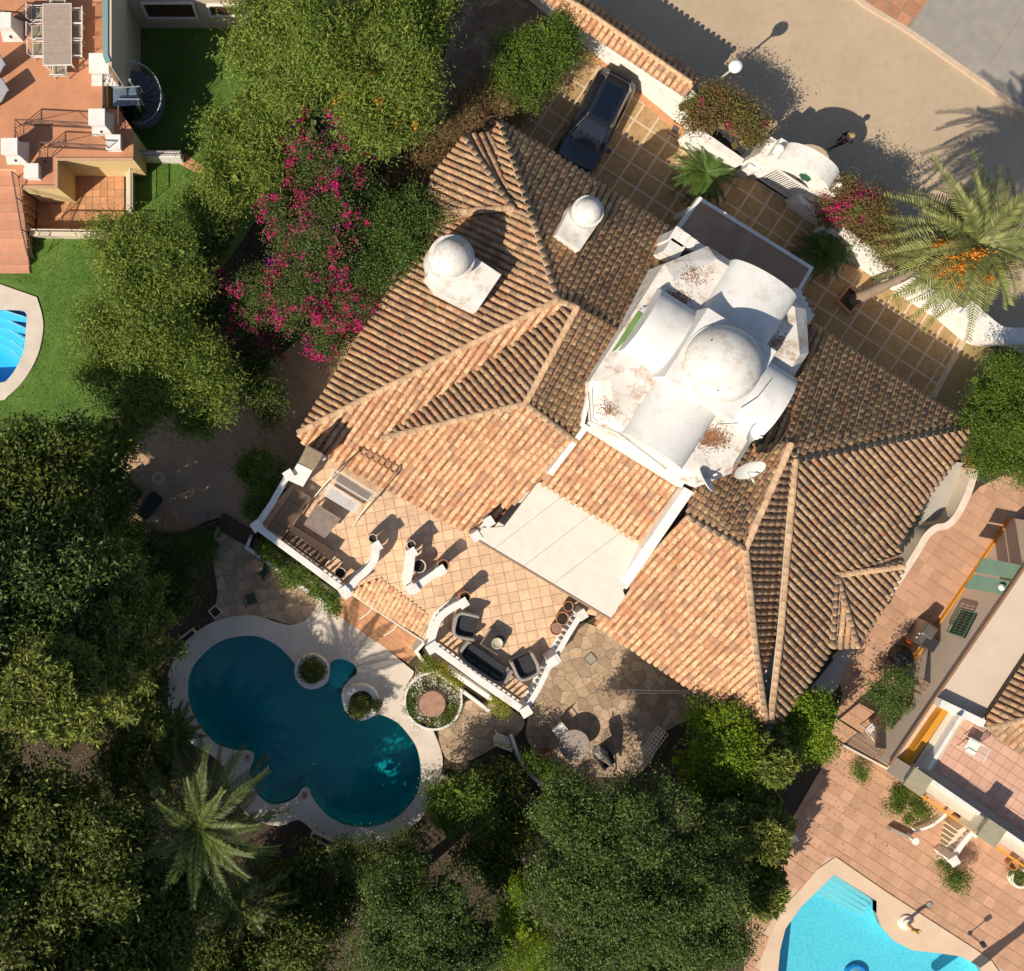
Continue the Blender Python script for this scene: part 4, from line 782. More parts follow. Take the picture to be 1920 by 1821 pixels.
DECK = [(314, 1301), (315, 1280), (317, 1259), (335, 1220), (364, 1188), (402.7, 1165), (448, 1154), (486.6, 1155.5), (519, 1167), (548, 1171.7), (574, 1162), (588, 1145), (600, 1128), (620, 1142), (692, 1190), (764, 1249), (775, 1262), (762, 1285), (756, 1313.7), (774, 1333), (800, 1352.5), (816, 1378), (829, 1417), (827, 1449), (812.8, 1488), (783.7, 1539.8), (732, 1572), (683.6, 1582), (628.7, 1580), (596, 1565.6), (561, 1536.5), (525, 1548), (486.6, 1540), (464, 1528), (432, 1485), (425, 1449), (402.7, 1420), (360.7, 1394.5), (331.7, 1359), (317, 1330)]
POOLA = M('deep_teal_plaster', (.01, .4, .44), (.005, .3, .38), .5, .8, stain=(.0, .46, .32), sscale=.35, samt=.5)
pool('swimming_pool', spline(MAIN, 4), spline(DECK, 3), POOLA, water('deep_pool_water', (.25, .8, .78), 6, .6), 1.5)
pl = bpy.data.objects['swimming_pool']
for r, z in ((30, -.35), (38, -.6), (47, -.85)):
    c = P(640, 1266, 0); ring = [(c.x + r / S * math.cos(a), c.y - r / S * math.sin(a)) for a in [k * math.pi / 16 for k in range(32)]]
    mo = XY(spline(MAIN, 4), 0); ring = [q for q in ring if inpoly(q[0], q[1], mo)]
    if len(ring) > 3: MB().prism(ring, -1.49, z).build('pool_step', M('step_teal', (.04, .5, .55), (.03, .42, .5), 2, .8), pl)
MOS = M('turquoise_mosaic', (.1, .5, .62), (.26, .7, .78), 26, .6, rand=0, stain=(.05, .38, .55), sscale=14, samt=.8)
WR = water('bright_pool_water', (.72, .95, .97), 9)
RW = [(1563, 1639), (1643, 1689), (1643, 1712), (1651.7, 1737.6), (1674.6, 1763), (1709, 1780.5), (1757.5, 1786), (1800, 1792), (1835, 1812), (1850, 1840), (1862, 2010), (1440, 2010), (1461.5, 1780.5), (1471.5, 1740.5), (1500, 1700), (1531.6, 1669)]
RD = [(1566, 1606), (1657, 1669), (1829, 1780), (1857.7, 1800.6), (1872, 1821), (1890, 2030), (1400, 2030), (1431, 1786), (1443, 1752), (1468.6, 1697.6), (1500, 1666), (1531.6, 1629)]
DECKR = M('peach_deck_stone', (.64, .48, .34), (.56, .41, .29), 1.2, .85, .1, 50, stain=(.46, .33, .24), sscale=1.1, samt=.3)
rp = pool('neighbour_pool', RW, RD, MOS, WR, 1.1, deckmat=DECKR, rimname='neighbour_pool_deck')
for k in range(4):
    q = [(1563 - k * 9, 1640 + k * 9), (1643, 1690 + k * 9.), (1646, 1712 + k * 7), (1563 - k * 9 - 6, 1649 + k * 9)]
    MB().prism(XY([(1563 - k * 10.5, 1641 + k * 10), (1639, 1690 + k * 12.5), (1639, 1699 + k * 12.5), (1563 - k * 10.5 - 9, 1651 + k * 10)], 0), -1.09, -.22 - k * .2).build('pool_step', M('step_turquoise', (.3, .6, .66), (.24, .54, .6), 20, .7), rp)
c = P(1605, 1828, -.95); t = thing('pool_cleaner', 'round blue pool cleaner lying on the floor of the turquoise pool at the bottom edge', 'pool cleaner', (c.x, c.y, -1.08))
MB().tube([(c.x + .46 * math.cos(a), c.y + .4 * math.sin(a), -.98) for a in [k * math.pi / 12 for k in range(25)]], .09, 10, caps=False).build('ring', M('blue_vinyl', (.01, .14, .5), (.03, .3, .6), 3, .3), t, smooth=True); MB().lathe((c.x, c.y, -1.08), [(.38, 0), (.34, .1), (.12, .2), (0, .22)], 20).build('body', M('grey_blue_plastic', (.25, .4, .5), rough=.4), t, smooth=True)
LWAT = [(-70, 581), (0, 581.5), (47, 585), (49, 617), (45.5, 655), (35, 682.5), (18, 708), (0, 718), (-70, 722)]
LDK = [(-95, 530), (0, 533), (5, 556), (69.5, 557.5), (79.6, 591.6), (81, 622), (71, 667), (45.5, 713), (15, 743), (0, 751), (-95, 760)]
lp = pool('blue_pool', LWAT[:1] + spline(LWAT[1:], 4, False), LDK[:2] + spline(LDK[3:], 4, False), M('blue_mosaic', (.03, .5, .92), (.05, .6, .95), 22, .6), water('blue_pool_water', (.7, .93, .98), 9), 1.0, rimname='blue_pool_deck')
for k in range(5): 
    y = 590 + k * 15; MB().prism(XY([(-60, 560 + k * 5), (48, y + 4 + k * 6), (46, y + 14 + k * 8), (-60, 590 + k * 8)], 0), -.98, -.25 - k * .13).build('pool_step', M('step_blue', (.12, .65, .9), (.1, .58, .88), 20, .6), lp)
    MB().tube([P(-60, 560 + k * 5, -.24 - k * .13), P(46, y + 4 + k * 6, -.24 - k * .13)], .022, 5).build('step_edge', WHITE, lp)
# round planters in the pool rim
for (px, py, r), lb in (((585, 1256, 33), 'round planter with a dark tangled plant on the pool rim left of the pool steps'), ((677, 1313, 34), 'round planter with a grey-green bush on the pool rim right of the pool steps')):
    c = P(px, py); t = thing('round_planter', lb, 'planter', (c.x, c.y, 0), 0, 'round planters beside the pool steps'); R = r / S
    MB().lathe((c.x, c.y, -1.2), [(R, 0), (R, 1.5), (R - .04, 1.56), (R * .66, 1.56), (R * .62, 1.4), (R * .6, 1.36)], 32).build('rim', WHITE, t, smooth=True); MB().lathe((c.x, c.y, .1), [(R * .64, 0), (R * .62, .12)], 24).build('soil', SOIL, t)
plant('planter_bush', 'dark tangled plant in the left round pool planter', 'shrub', [(585, 1257, .55, 21)], L_DARK, 90, trunk=False, per=45, srad=.12, size=.08)
plant('planter_bush', 'grey-green bush in the right round pool planter', 'shrub', [(680, 1313, .6, 27), (700, 1322, .5, 12)], L_GREY, 110, trunk=False, per=50, srad=.12, size=.08)
# stump bed
c = P(811, 1312); t = thing('flower_bed', 'round flower bed with small white flowers around a sawn tree stump', 'flower bed', (c.x, c.y, 0))
MB().lathe((c.x, c.y, 0), [(1.22, 0), (1.2, .13)], 36).build('soil', SOIL, t); MB().band([(c.x + 1.27 * math.cos(a), c.y + 1.27 * math.sin(a)) for a in [k * math.pi / 20 for k in range(40)]], .1, 0, .24, closed=True).build('border', WHITE, t)
foliage('flower_leaves', t, LB([(811, 1312, .15, 50, .2), (790, 1320, .15, 34, .2), (835, 1330, .15, 30, .2)]), L_CIT, 230, 40, .12, .06, zmin=.14)['kind'] = 'stuff'
foliage('white_flowers', t, LB([(812, 1290, .22, 40, .2), (838, 1300, .2, 26, .2), (800, 1345, .2, 30, .2)]), leafmat('white_blossom', (.75, .7, .62), None, .6, .15, .2), 120, 26, .1, .05, aspect=.9, zmin=.2)['kind'] = 'stuff'
c = P(808, 1312); t = thing('tree_stump', 'sawn reddish tree stump in the middle of the white flower bed', 'tree stump', (c.x, c.y, .1)); mb = MB()
mb.lathe((c.x, c.y, .1), [(.72, 0), (.64, .2), (.6, .5)], 22); mb.build('bark', BARK, t); MB().lathe((c.x, c.y, .602), [(.58, 0), (.56, .02)], 22).build('cut_face', M('sawn_wood', (.38, .22, .15), (.3, .16, .11), 5, .9, .4, 30, stain=(.24, .14, .1), sscale=5), t)
# flagstone areas
def flags(pts, z, nm, cell=.5, lim=220):
    q = XY(spline(pts, 3), z); o = struct(nm, MB().sheet([(x, y, z) for x, y in q]), GROUTD); pave(q, z + .001, o, FLAG, cell=cell, vor=.47, gap=.009, hgt=.016, name='flagstone', limit=lim, rz=.4)
flags([(990, 1345), (1070, 1190), (1120, 1175), (1280, 1270), (1330, 1330), (1250, 1370), (1200, 1450), (1060, 1450), (1000, 1405)], .01, 'flagstone_patio', .45, 300)
flags([(845, 1335), (900, 1310), (980, 1345), (970, 1378), (930, 1400), (870, 1430), (835, 1420), (822, 1370)], .012, 'flagstone_path', .45)
flags([(408, 985), (470, 1000), (560, 1080), (630, 1140), (588, 1158), (548, 1171.7), (487, 1156), (405, 1166), (408, 1110), (400, 1050)], .014, 'flagstone_landing', .45)
# orange brick floor in front of the tile strip
q = XY([(648, 1100), (618, 1143), (765, 1243), (800, 1206)], 0); o = struct('brick_landing', MB().prism(q, -.02, .07), GROUTL); pave(q, .071, o, BRICKFLOOR, cell=.5, cell2=.25, rz=math.radians(-34), gap=.008, hgt=.012, name='floor_brick', stagger=True, limit=200)
# driveway
DRV = [(1092, 86), (1259, 227), (1318, 272), (1385, 318), (1505, 394), (1640, 490), (1818, 612), (1745, 745), (1700, 760), (1480, 600), (1262, 470), (1060, 330), (925, 250), (945, 190), (1030, 130)]
q = XY(DRV); o = struct('driveway', MB().prism(q, -.02, .03), BANDM); pave(q, .028, o, PAVER, cell=.88, cell2=.84, rz=math.radians(-33), gap=.05, hgt=.012, name='paver', org=tuple(P(1434, 385)[:2]), limit=300)
MB().band(XY([(1104, 98), (1255, 229), (1320, 278)]), .3, .0, .05).build('brick_border', BRICKFLOOR, o)
struct('driveway_end', MB().prism(XY([(1822, 612), (1870, 640), (1850, 790), (1800, 810), (1690, 760), (1750, 742)]), -.02, .02), M('mossy_earth', (.3, .22, .1), (.24, .17, .07), 1.5, .95, .4, 30))
MB().band(XY([(1822, 608), (1748, 745)]), .26, 0, .05).build('border_kerb', GROUTL, o)
q = XY([(1590, 536), (1614, 558), (1592, 588), (1568, 565)]); t = thing('tree_pit', 'square brick edged pit at the foot of the leaning palm', 'tree pit', P(1592, 562)); MB().band(q, .1, 0, .14, closed=True).build('border', BRICKFLOOR, t); MB().prism(q, 0, .05).build('soil', SOIL, t)
q = XY([(1262, 232), (1276, 240), (1268, 257), (1254, 248)]); t = thing('drain_grate', 'small square brick edged drain by the garden wall', 'drain', P(1265, 245)); MB().band(q, .07, .02, .1, closed=True).build('border', BRICKFLOOR, t); MB().prism(q, .02, .06).build('grate', IRON, t)
# ---------------------------------------------------------------- street wall with tile roof
t = thing('garden_wall', 'white garden wall with a clay tile coping between the car bay and the street', 'wall', P(1180, 140)); tl = []
w0, w1, w2 = [Vector(P(*a)[:2]) for a in ((1010, 15), (1259, 222), (1300, 252))]; d = (w1 - w0).normalized(); nn = Vector((-d.y, d.x)) * -1
if nn.y < 0: nn = -nn
MB().band([tuple(w0 + nn * .15 - d * 3), tuple(w1 + nn * .15), tuple(w2 + nn * .15)], .32, -.02, 2.62).build('wall', WHITE, t)
pp = [(1030, -22), (1094, 16), (1297, 156)]
se = [(1005, -12), (1069.6, 40.6), (1286, 184)]; ne = [(1056, -25), (1099.4, 2), (1316, 147)]
slab(facet([(a, b, 2.75) for a, b in se[::-1]] + [(a, b, 3.05) for a, b in pp], (-.55, .83), tl), UNDER, t, .05); slab(facet([(a, b, 3.05) for a, b in pp[::-1]] + [(a, b, 2.7) for a, b in ne], (.5, -.86), tl), UNDER, t, .05)
lay_tiles(tl, t, TILE_SUN, PAN, 200)
mb = MB().tube([P(1030, -22, 3.08), P(1094, 16, 3.08), P(1297, 156, 3.08)], .1, 8).build('ridge', TILE_SUN, t)
t = thing('garden_wall', 'low white garden wall between the tiled wall and the gate arch', 'wall', P(1340, 285)); MB().band(XY([(1300, 240), (1340, 268), (1392, 304)], 1.9), .3, -.02, 1.9).build('wall', WHITE, t)
t = thing('garden_wall', 'white garden wall right of the gate running behind the palm fronds', 'wall', P(1650, 480)); MB().band(XY([(1562, 420), (1648, 482), (1740, 545), (1800, 583), (1850, 610), (1930, 640)], 1.7), .34, -.02, 1.7).build('wall', WHITE, t)
t = thing('curved_wall', 'thick white curved wall end behind the palm at the right edge', 'wall', P(1860, 600)); MB().band(XY(spline([(1812, 575), (1840, 600), (1880, 628), (1935, 628)], 5, False), 1.9), .7, -.02, 1.9).build('wall', WHITE, t)
# gate arch
G0, G1 = P(1388, 318), P(1505, 394); g = (G1 - G0).normalized(); gn = Vector((-g.y, g.x, 0)); GL = (G1 - G0).length
def profile(mb, pts, o, t_, holes=()):
    tri = tessellate_polygon([[Vector((a, b, 0)) for a, b in pts]]); n = len(pts); F = [o + g * a + Vector((0, 0, b)) for a, b in pts]; B = [p + gn * t_ for p in F]
    return mb.add(F + B, [tuple(x) for x in tri] + [tuple(n + i for i in x) for x in tri] + [(i, (i + 1) % n, n + (i + 1) % n, n + i) for i in range(n)])
t = thing('gate_arch', 'white arched gateway with sloping shoulders and a green crest facing the driveway', 'gateway', P(1445, 355)); m_ = GL / 2
arc = [(m_ + 1.25 * math.cos(a), 2.75 + .85 * math.sin(a)) for a in [math.pi - k * math.pi / 14 for k in range(15)]]; ia = [(m_ + .86 * math.cos(a), 1.75 + .72 * math.sin(a)) for a in [k * math.pi / 12 for k in range(13)]]
prof = [(-.25, 0), (-.25, 2.45), (m_ - 1.62, 2.45), (m_ - 1.62, 2.85), (m_ - 1.3, 2.85)] + arc + [(m_ + 1.3, 2.85), (m_ + 1.62, 2.85), (m_ + 1.62, 2.45), (GL + .35, 2.45), (GL + .35, 0), (m_ + .86, 0)] + ia + [(m_ - .86, 0)]
profile(MB(), prof, G0, .85).build('arch', WHITE, t)
for s_ in (m_ - 1.46, m_ + 1.46): c = G0 + g * s_ + gn * .42; MB().lathe((c.x, c.y, 2.85), [(.2, 0), (.2, .05), (.08, .1), (.13, .22), (0, .36)], 12).build('finial', WHITE, t, smooth=True)
c = G0 + g * (m_ + .12) - gn * .03 + Vector((0, 0, 2.9)); mb = MB(); rr = random.Random(4)
for k in range(9): a = k * .698; o2 = c + g * .17 * math.cos(a) * rr.uniform(.7, 1.3) + Vector((0, 0, .17 * math.sin(a) * rr.uniform(.7, 1.3))); mb.box(o2, (.16, .06, .15), math.atan2(g.y, g.x))
mb.box(c, (.26, .07, .26), math.atan2(g.y, g.x)).build('crest', M('green_ceramic', (.02, .09, .05), (.05, .14, .08), 20, .3), t)
t = thing('gate', 'white slatted double gate standing in the arched gateway', 'gate', P(1445, 352)); ga = math.atan2(g.y, g.x)
for s_ in (-1, 1):
    L = MB(); c = G0 + g * (m_ + s_ * .43) + gn * .06; L.box((c.x, c.y, .18), (.84, .05, .1), ga).box((c.x, c.y, 1.9), (.84, .05, .1), ga)
    lf = L.build('gate_leaf', WHITE, t)
    for k in range(8): c = G0 + g * (m_ + s_ * .43 + (k - 3.5) * .11) + gn * .06; MB().box((c.x, c.y, 1.08), (.055, .04, 1.8), ga).build('slat', WHITE, lf)
for sg, q in ((1, [(1474, 374), (1482, 388), (1503, 402), (1545, 430)]), (-1, [(1401, 327), (1392, 330), (1380, 322)])):
    MB().band(XY(q), .22, -.02, 1.25).build('wing_wall', WHITE, bpy.data.objects['gate_arch'])
# ---------------------------------------------------------------- street lamp, person, car
GLB = M('opal_globe', (.82, .8, .76), None, rough=.25)
b = P(1308, 181); t = thing('street_lamp', 'street lamp with a white globe casting a long thin shadow on the road', 'street lamp', b)
MB().tube([b, b + Vector((0, 0, .5)), b + Vector((0, 0, 3.7))], [.09, .05, .045], 10).build('pole', M('pale_pole', (.5, .48, .44), rough=.5), t); MB().lathe(b + Vector((0, 0, 3.66)), [(.11, 0), (.13, .12), (.09, .16)], 12).build('collar', IRON, t)
MB().lathe(b + Vector((0, 0, 4.02)), [(.27 * math.sin(a), -.27 * math.cos(a)) for a in [k * math.pi / 14 for k in range(15)]], 22).build('globe', GLB, t, smooth=True)
def skinned(name, joints, edges, mat, parent, sub=2):
    me = bpy.data.meshes.new(name); me.from_pydata([j[0] for j in joints], edges, []); me.materials.append(mat); o = link(name, me, parent); o.modifiers.new('s', 'SKIN')
    for i, j in enumerate(joints): o.data.skin_vertices[0].data[i].radius = (j[1], j[2] if len(j) > 2 else j[1])
    o.data.skin_vertices[0].data[0].use_root = True; md = o.modifiers.new('u', 'SUBSURF'); md.levels = md.render_levels = sub; return o
b = P(1562, 272); t = thing('person', 'person in dark clothes with straw-coloured hair walking on the shaded road', 'person', b, math.radians(205))
SK = M('skin', (.45, .28, .2), rough=.6); CL = M('black_cloth', (.018, .017, .02), (.03, .028, .03), 20, .9)
J = [((0, 0, .95), .13, .1), ((0, 0, 1.15), .11, .09), ((0, 0, 1.38), .15, .1), ((.0, 0, 1.5), .055), ((.03, 0, 1.62), .09, .1), ((.03, 0, 1.7), .07), ((0, .2, 1.4), .055), ((-.12, .25, 1.14), .042), ((-.02, .27, .93), .035), ((0, -.2, 1.4), .055), ((.14, -.24, 1.15), .042), ((.3, -.2, 1.02), .035),
     ((0, .09, .88), .09), ((.16, .1, .5), .06), ((.22, .1, .1), .042), ((.34, .1, .04), .04), ((0, -.09, .88), .09), ((-.08, -.1, .5), .06), ((-.3, -.1, .14), .042), ((-.2, -.1, .04), .04)]
E = [(0, 1), (1, 2), (2, 3), (3, 4), (4, 5), (2, 6), (6, 7), (7, 8), (2, 9), (9, 10), (10, 11), (0, 12), (12, 13), (13, 14), (14, 15), (0, 16), (16, 17), (17, 18), (18, 19)]
skinned('body', J, E, SK, t); G_ = lambda s, k=1.16: [(j[0], j[1] * k, (j[2] if len(j) > 2 else j[1]) * k) for j in s]
skinned('jacket', G_([J[i] for i in (0, 1, 2, 6, 7, 9, 10)]), [(0, 1), (1, 2), (2, 3), (3, 4), (2, 5), (5, 6)], CL, t); skinned('trousers', G_([J[i] for i in (0, 12, 13, 14, 15, 16, 17, 18, 19)], 1.12), [(0, 1), (1, 2), (2, 3), (3, 4), (0, 5), (5, 6), (6, 7), (7, 8)], CL, t)
MB().lathe((0.01, 0, 1.6), [(.0, -.08), (.1, -.05), (.125, .02), (.12, .09), (.08, .14), (0, .16)], 14).build('hair', M('straw_hair', (.38, .24, .09), (.22, .14, .06), 30, .8), t, smooth=True, local=True)
c = P(1575, 262, .95); t2 = thing('shoulder_bag', 'small dark shoulder bag with a pale strap carried by the walking person', 'bag', c); MB().box((c.x, c.y - .12, .95), (.26, .12, .22), .5).build('pouch', M('brown_leather', (.08, .05, .035), rough=.6), t2, bevel=.02); MB().tube([(c.x - .1, c.y - .12, 1.05), (c.x - .02, c.y + .02, 1.46), (c.x + .1, c.y - .1, 1.05)], .02, 5).build('strap', M('tan_strap', (.4, .26, .18)), t2)
def suv():
    v = P(1117, 229, .9); v.z = 0; rz = ang((1163, 138, .9), (1071, 320, .9)); t = thing('parked_car', 'black estate car with silver roof rails parked nose under the roof eave', 'car', (v.x, v.y, .04), rz)
    PAINT = M('black_paint', (.012, .013, .016), None, 5, .22, coat=1., spec=.6); GL_ = M('car_glass', (.01, .012, .02), None, 5, .06, spec=.8); CH = M('chrome_rail', (.6, .6, .62), rough=.2, metal=1.); RUB = M('rubber', (.015, .015, .015), rough=.8)
    st = [(-2.38, .55, .5, .8), (-2.3, .8, .38, .98), (-2.05, .92, .3, 1.08), (-1.4, .96, .28, 1.1), (-.4, .965, .28, 1.06), (.8, .96, .28, 1.03), (1.3, .95, .28, 1.0), (1.85, .92, .3, .93), (2.15, .84, .33, .84), (2.34, .66, .4, .72), (2.4, .45, .48, .62)]
    rings = []
    for x, w, zb, zt in st: rings.append([Vector((x, y, z)) for y, z in ((-w * .8, zb), (-w, zb + .2), (-w, zt - .22), (-w * .93, zt - .06), (-w * .78, zt), (-w * .3, zt + .015), (w * .3, zt + .015), (w * .78, zt), (w * .93, zt - .06), (w, zt - .22), (w, zb + .2), (w * .8, zb))])
    mb = MB(); loft(mb, rings); mb.add(rings[0], [tuple(reversed(range(12)))]); o = mb.build('body', PAINT, t, smooth=True, local=True)
    bt = [(1.22, .62), (1.02, .84), (-1.9, .82), (-2.22, .6)]; tp = [(.3, .52), (.18, .63), (-1.72, .62), (-1.95, .5)]
    B_ = [Vector((x, y, 1.0)) for x, y in bt] + [Vector((x, -y, 1.0)) for x, y in bt[::-1]]; T_ = [Vector((x, y, 1.52)) for x, y in tp] + [Vector((x, -y, 1.52)) for x, y in tp[::-1]]
    mb = MB(); loft(mb, [B_, T_], cap=False); mb.build('cabin_glass', GL_, t, local=True, bevel=.09)
    tr = [Vector((v.x * 1, v.y * 1.02, 1.5)) for v in T_]; tr2 = [Vector((v.x * .98, v.y * .93, 1.585)) for v in T_]; mb = MB(); loft(mb, [tr, tr2]); mb.build('roof', PAINT, t, local=True, bevel=.03)
    MB().box((-.75, 0, 1.59), (1.55, .84, .012)).build('sunroof', M('navy_glass', (.006, .01, .022), None, 5, .12, spec=.4), t, local=True)
    for y in (-.57, .57):
        MB().tube([(-1.75, y, 1.56), (-1.6, y, 1.64), (.05, y, 1.64), (.2, y, 1.55)], .02, 6).build('roof_rail', CH, t, local=True)
        s_ = 1 if y > 0 else -1; MB().box((.95, s_ * 1.05, 1.06), (.2, .22, .15)).build('wing_mirror', PAINT, t, local=True, bevel=.04)
        MB().box((2.2, s_ * .62, .76), (.28, .34, .14)).build('headlight', M('headlight_glass', (.5, .5, .52), rough=.1), t, local=True, bevel=.04); MB().box((-2.25, s_ * .66, .84), (.14, .34, .1)).build('tail_light', M('tail_red', (.12, .008, .008), rough=.2), t, local=True, bevel=.04)
        for x in (-1.42, 1.42):
            w = MB().tube([(x, s_ * .78, .34), (x, s_ * .99, .34)], .34, 20).build('wheel', RUB, t, local=True); MB().tube([(x, s_ * .985, .34), (x, s_ * 1.0, .34)], .22, 14).build('rim', CH, w, local=True)
        MB().tube([(.22, s_ * .6, 1.5), (1.05, s_ * .84, 1.03)], .03, 6).build('windscreen_pillar', PAINT, t, local=True)
    MB().box((-2.0, 0, 1.5), (.22, 1.05, .05)).build('rear_spoiler', PAINT, t, local=True, bevel=.015); MB().box((-2.4, 0, .62), (.03, .45, .12)).build('number_plate', WHITE, t, local=True)
    for y in (-.35, .3): MB().tube([(1.1, y, 1.04), (.95, y + .45, 1.13)], .01, 4).build('wiper', RUB, t, local=True)
suv()
# ---------------------------------------------------------------- terrace furniture and pots
def pot(px, py, z, r, h, label, mat, z0=3.0, fill=SOIL):
    c = P(px, py, z0 + h); t = thing('flower_pot', label, 'flower pot', (c.x, c.y, z0), 0, 'pots on the villa terrace')
    MB().lathe((c.x, c.y, z0), [(r * .62, 0), (r * .95, h * .45), (r, h * .8), (r * .93, h * .88), (r * 1.08, h * .95), (r * 1.08, h), (r * .92, h), (r * .86, h * .88)], 22).build('pot', mat, t, smooth=True); MB().lathe((c.x, c.y, z0 + h * .885), [(r * .9, 0), (r * .5, .02)], 18).build('soil', fill, t)
DSOIL = M('dark_pot_soil', (.02, .014, .01), (.04, .026, .018), 20, .95, .5, 30)
for a in ((638, 1075, 0, .22, .5, 'dark rimmed pot in the corner shade beside the slatted bench', POTW), (699, 1010, 0, .17, .95, 'pot at the upper end of the curved left balustrade', POTW), (771, 1022, 0, .17, .95, 'pot above the short left balustrade arm', POTW),
          (786, 1062, 0, .27, .6, 'biggest dark pot nested between the two balustrade arms', POTW), (831, 1060, 0, .22, .95, 'brown pot at the right tip of the balustrade arm', POT), (872, 1120, 0, .22, .95, 'brown pot at the top of the curved balustrade by the armchair', POT),
          (1066, 1137, 0, .2, .4, 'smallest and uppermost of the three pots by the east balustrade', POT), (1055, 1160, 0, .26, .45, 'middle and largest of the three pots by the east balustrade', POT), (1043, 1180, 0, .24, .4, 'lowest of the three pots by the east balustrade, with pinkish fill', POT)):
    pot(*a, fill=DSOIL if 'pinkish' not in a[5] else M('pink_gravel', (.35, .2, .14), (.2, .12, .08), 30))
def slat_bench(label, quad, n, z, name='slatted_bench', mat=None, frame=None, cat='bench', group=None, bars=2, th=.03, fill=.62, legs=True, zf=3.0):
    q = PP(quad, z); c = sum(q, Vector()) / 4; t = thing(name, label, cat, (c.x, c.y, zf), 0, group); mat = mat or WOOD
    for k in range(n):
        a = (k + (1 - fill) / 2) / n; b = (k + 1 - (1 - fill) / 2) / n; r = [q[0].lerp(q[3], a), q[1].lerp(q[2], a), q[1].lerp(q[2], b), q[0].lerp(q[3], b)]; MB().prism([(v.x, v.y) for v in r], z - th, z).build('slat', mat, t)
    for k in range(bars): s_ = (k + .5) / bars; a, b = q[0].lerp(q[1], s_), q[3].lerp(q[2], s_); MB().band([(a.x, a.y), (b.x, b.y)], .05, z - th - .05, z - th - .001).build('crossbar', frame or mat, t)
    MB().band([(v.x, v.y) for v in q], .04, z - .08, z + .01, closed=True).build('frame', frame or mat, t)
    if legs:
        for v in q: w = v.lerp(c, .06); w.z = 0; MB().box((w.x, w.y, (zf + z - .08) / 2), (.06, .06, z - .08 - zf), .55).build('leg', frame or mat, t)
    return t, q
SLW = M('weathered_slat', (.22, .14, .09), (.14, .09, .06), 14, .8, .3, 50)
slat_bench('long slatted wooden seat along the northwest terrace balustrade', [(530, 1015), (583, 934), (553, 915), (497, 998)], 10, 3.5, mat=SLW, group='slatted wooden seats in the terrace corner')
slat_bench('slatted wooden seat in front of the ivy balustrade', [(546, 985), (625, 1034), (602, 1069), (530, 1015)], 11, 3.5, mat=WOOD, group='slatted wooden seats in the terrace corner', fill=.7)
CRM = M('cream_metal', (.6, .54, .44), rough=.5); TG = M('weathered_table_top', (.18, .14, .12), (.26, .2, .16), 3, .5, stain=(.42, .22, .1), sscale=1.6, samt=.9)
t = thing('garden_table', 'square stained garden table between the slatted seats and the swing', 'table', P(604, 977, 3.0)); q = PP([(593.5, 946.5), (637.5, 973), (609, 1008), (571, 983.5)], 3.72)
MB().prism([(v.x, v.y) for v in q], 3.69, 3.72).build('table_top', TG, t); MB().band([(v.x, v.y) for v in q], .05, 3.66, 3.735, closed=True).build('frame', M('pale_wood_frame', (.3, .22, .17), (.22, .16, .12), 9, .8), t)
for v in q: w = v.lerp(sum(q, Vector()) / 4, .1); MB().box((w.x, w.y, 3.33), (.06, .06, .66), .5).build('leg', CRM, t)
t = thing('garden_swing', 'cream slatted garden swing seat with an open slatted canopy', 'swing seat', P(650, 915, 3.0))
q = PP([(627, 881), (706, 925), (694, 942), (621, 898)], 4.7)
MB().band([(v.x, v.y) for v in q], .05, 4.66, 4.71, closed=True).build('canopy_frame', CRM, t)
for k in range(26): s_ = (k + .5) / 26; a, b = q[0].lerp(q[1], s_), q[3].lerp(q[2], s_); MB().tube([a, b], .012, 4).build('canopy_slat', CRM, t)
q = PP([(616, 906), (678, 946), (664, 964), (607, 930)], 3.5)
for k in range(7): s_, e_ = k / 7, (k + .7) / 7; r = [q[0].lerp(q[3], s_), q[1].lerp(q[2], s_), q[1].lerp(q[2], e_), q[0].lerp(q[3], e_)]; MB().prism([(v.x, v.y) for v in r], 3.47, 3.5).build('seat_slat', WP, t)
for k in range(24): s_ = (k + .5) / 24; a, b = P(619, 901, 3.5).lerp(P(682, 940, 3.5), s_), P(621, 896, 4.0).lerp(P(686, 935, 4.0), s_); MB().tube([a, b], .011, 4).build('back_slat', CRM, t)
for f0, f1, ap in (((634, 880, 3.0), (584, 938, 3.0), (622, 893, 4.7)), ((713, 930, 3.0), (662, 985, 3.0), (697, 936, 4.7))):
    MB().tube([P(*f0), P(*ap), P(*f1)], .03, 6).build('side_frame', CRM, t)
t = thing('terrace_oven', 'white chimney block with a mossy cap at the west corner of the terrace', 'chimney', P(570, 880, 3.0))
MB().prism(XY([(576, 838), (604, 853), (587, 881), (561, 866)], 4.7), 2.9, 4.7).build('stack', WHITE, t); MB().prism(XY([(575, 836), (606, 852), (588, 883), (559, 867)], 4.8), 4.701, 4.8).build('cap', M('mossy_slab', (.3, .22, .13), (.22, .16, .1), 5, .95, stain=(.45, .36, .24), sscale=3), t); MB().prism(XY([(558, 869), (586, 883), (568, 913), (538, 900)], 3.9), 2.9, 3.9).build('shoulder', WHITE, t)
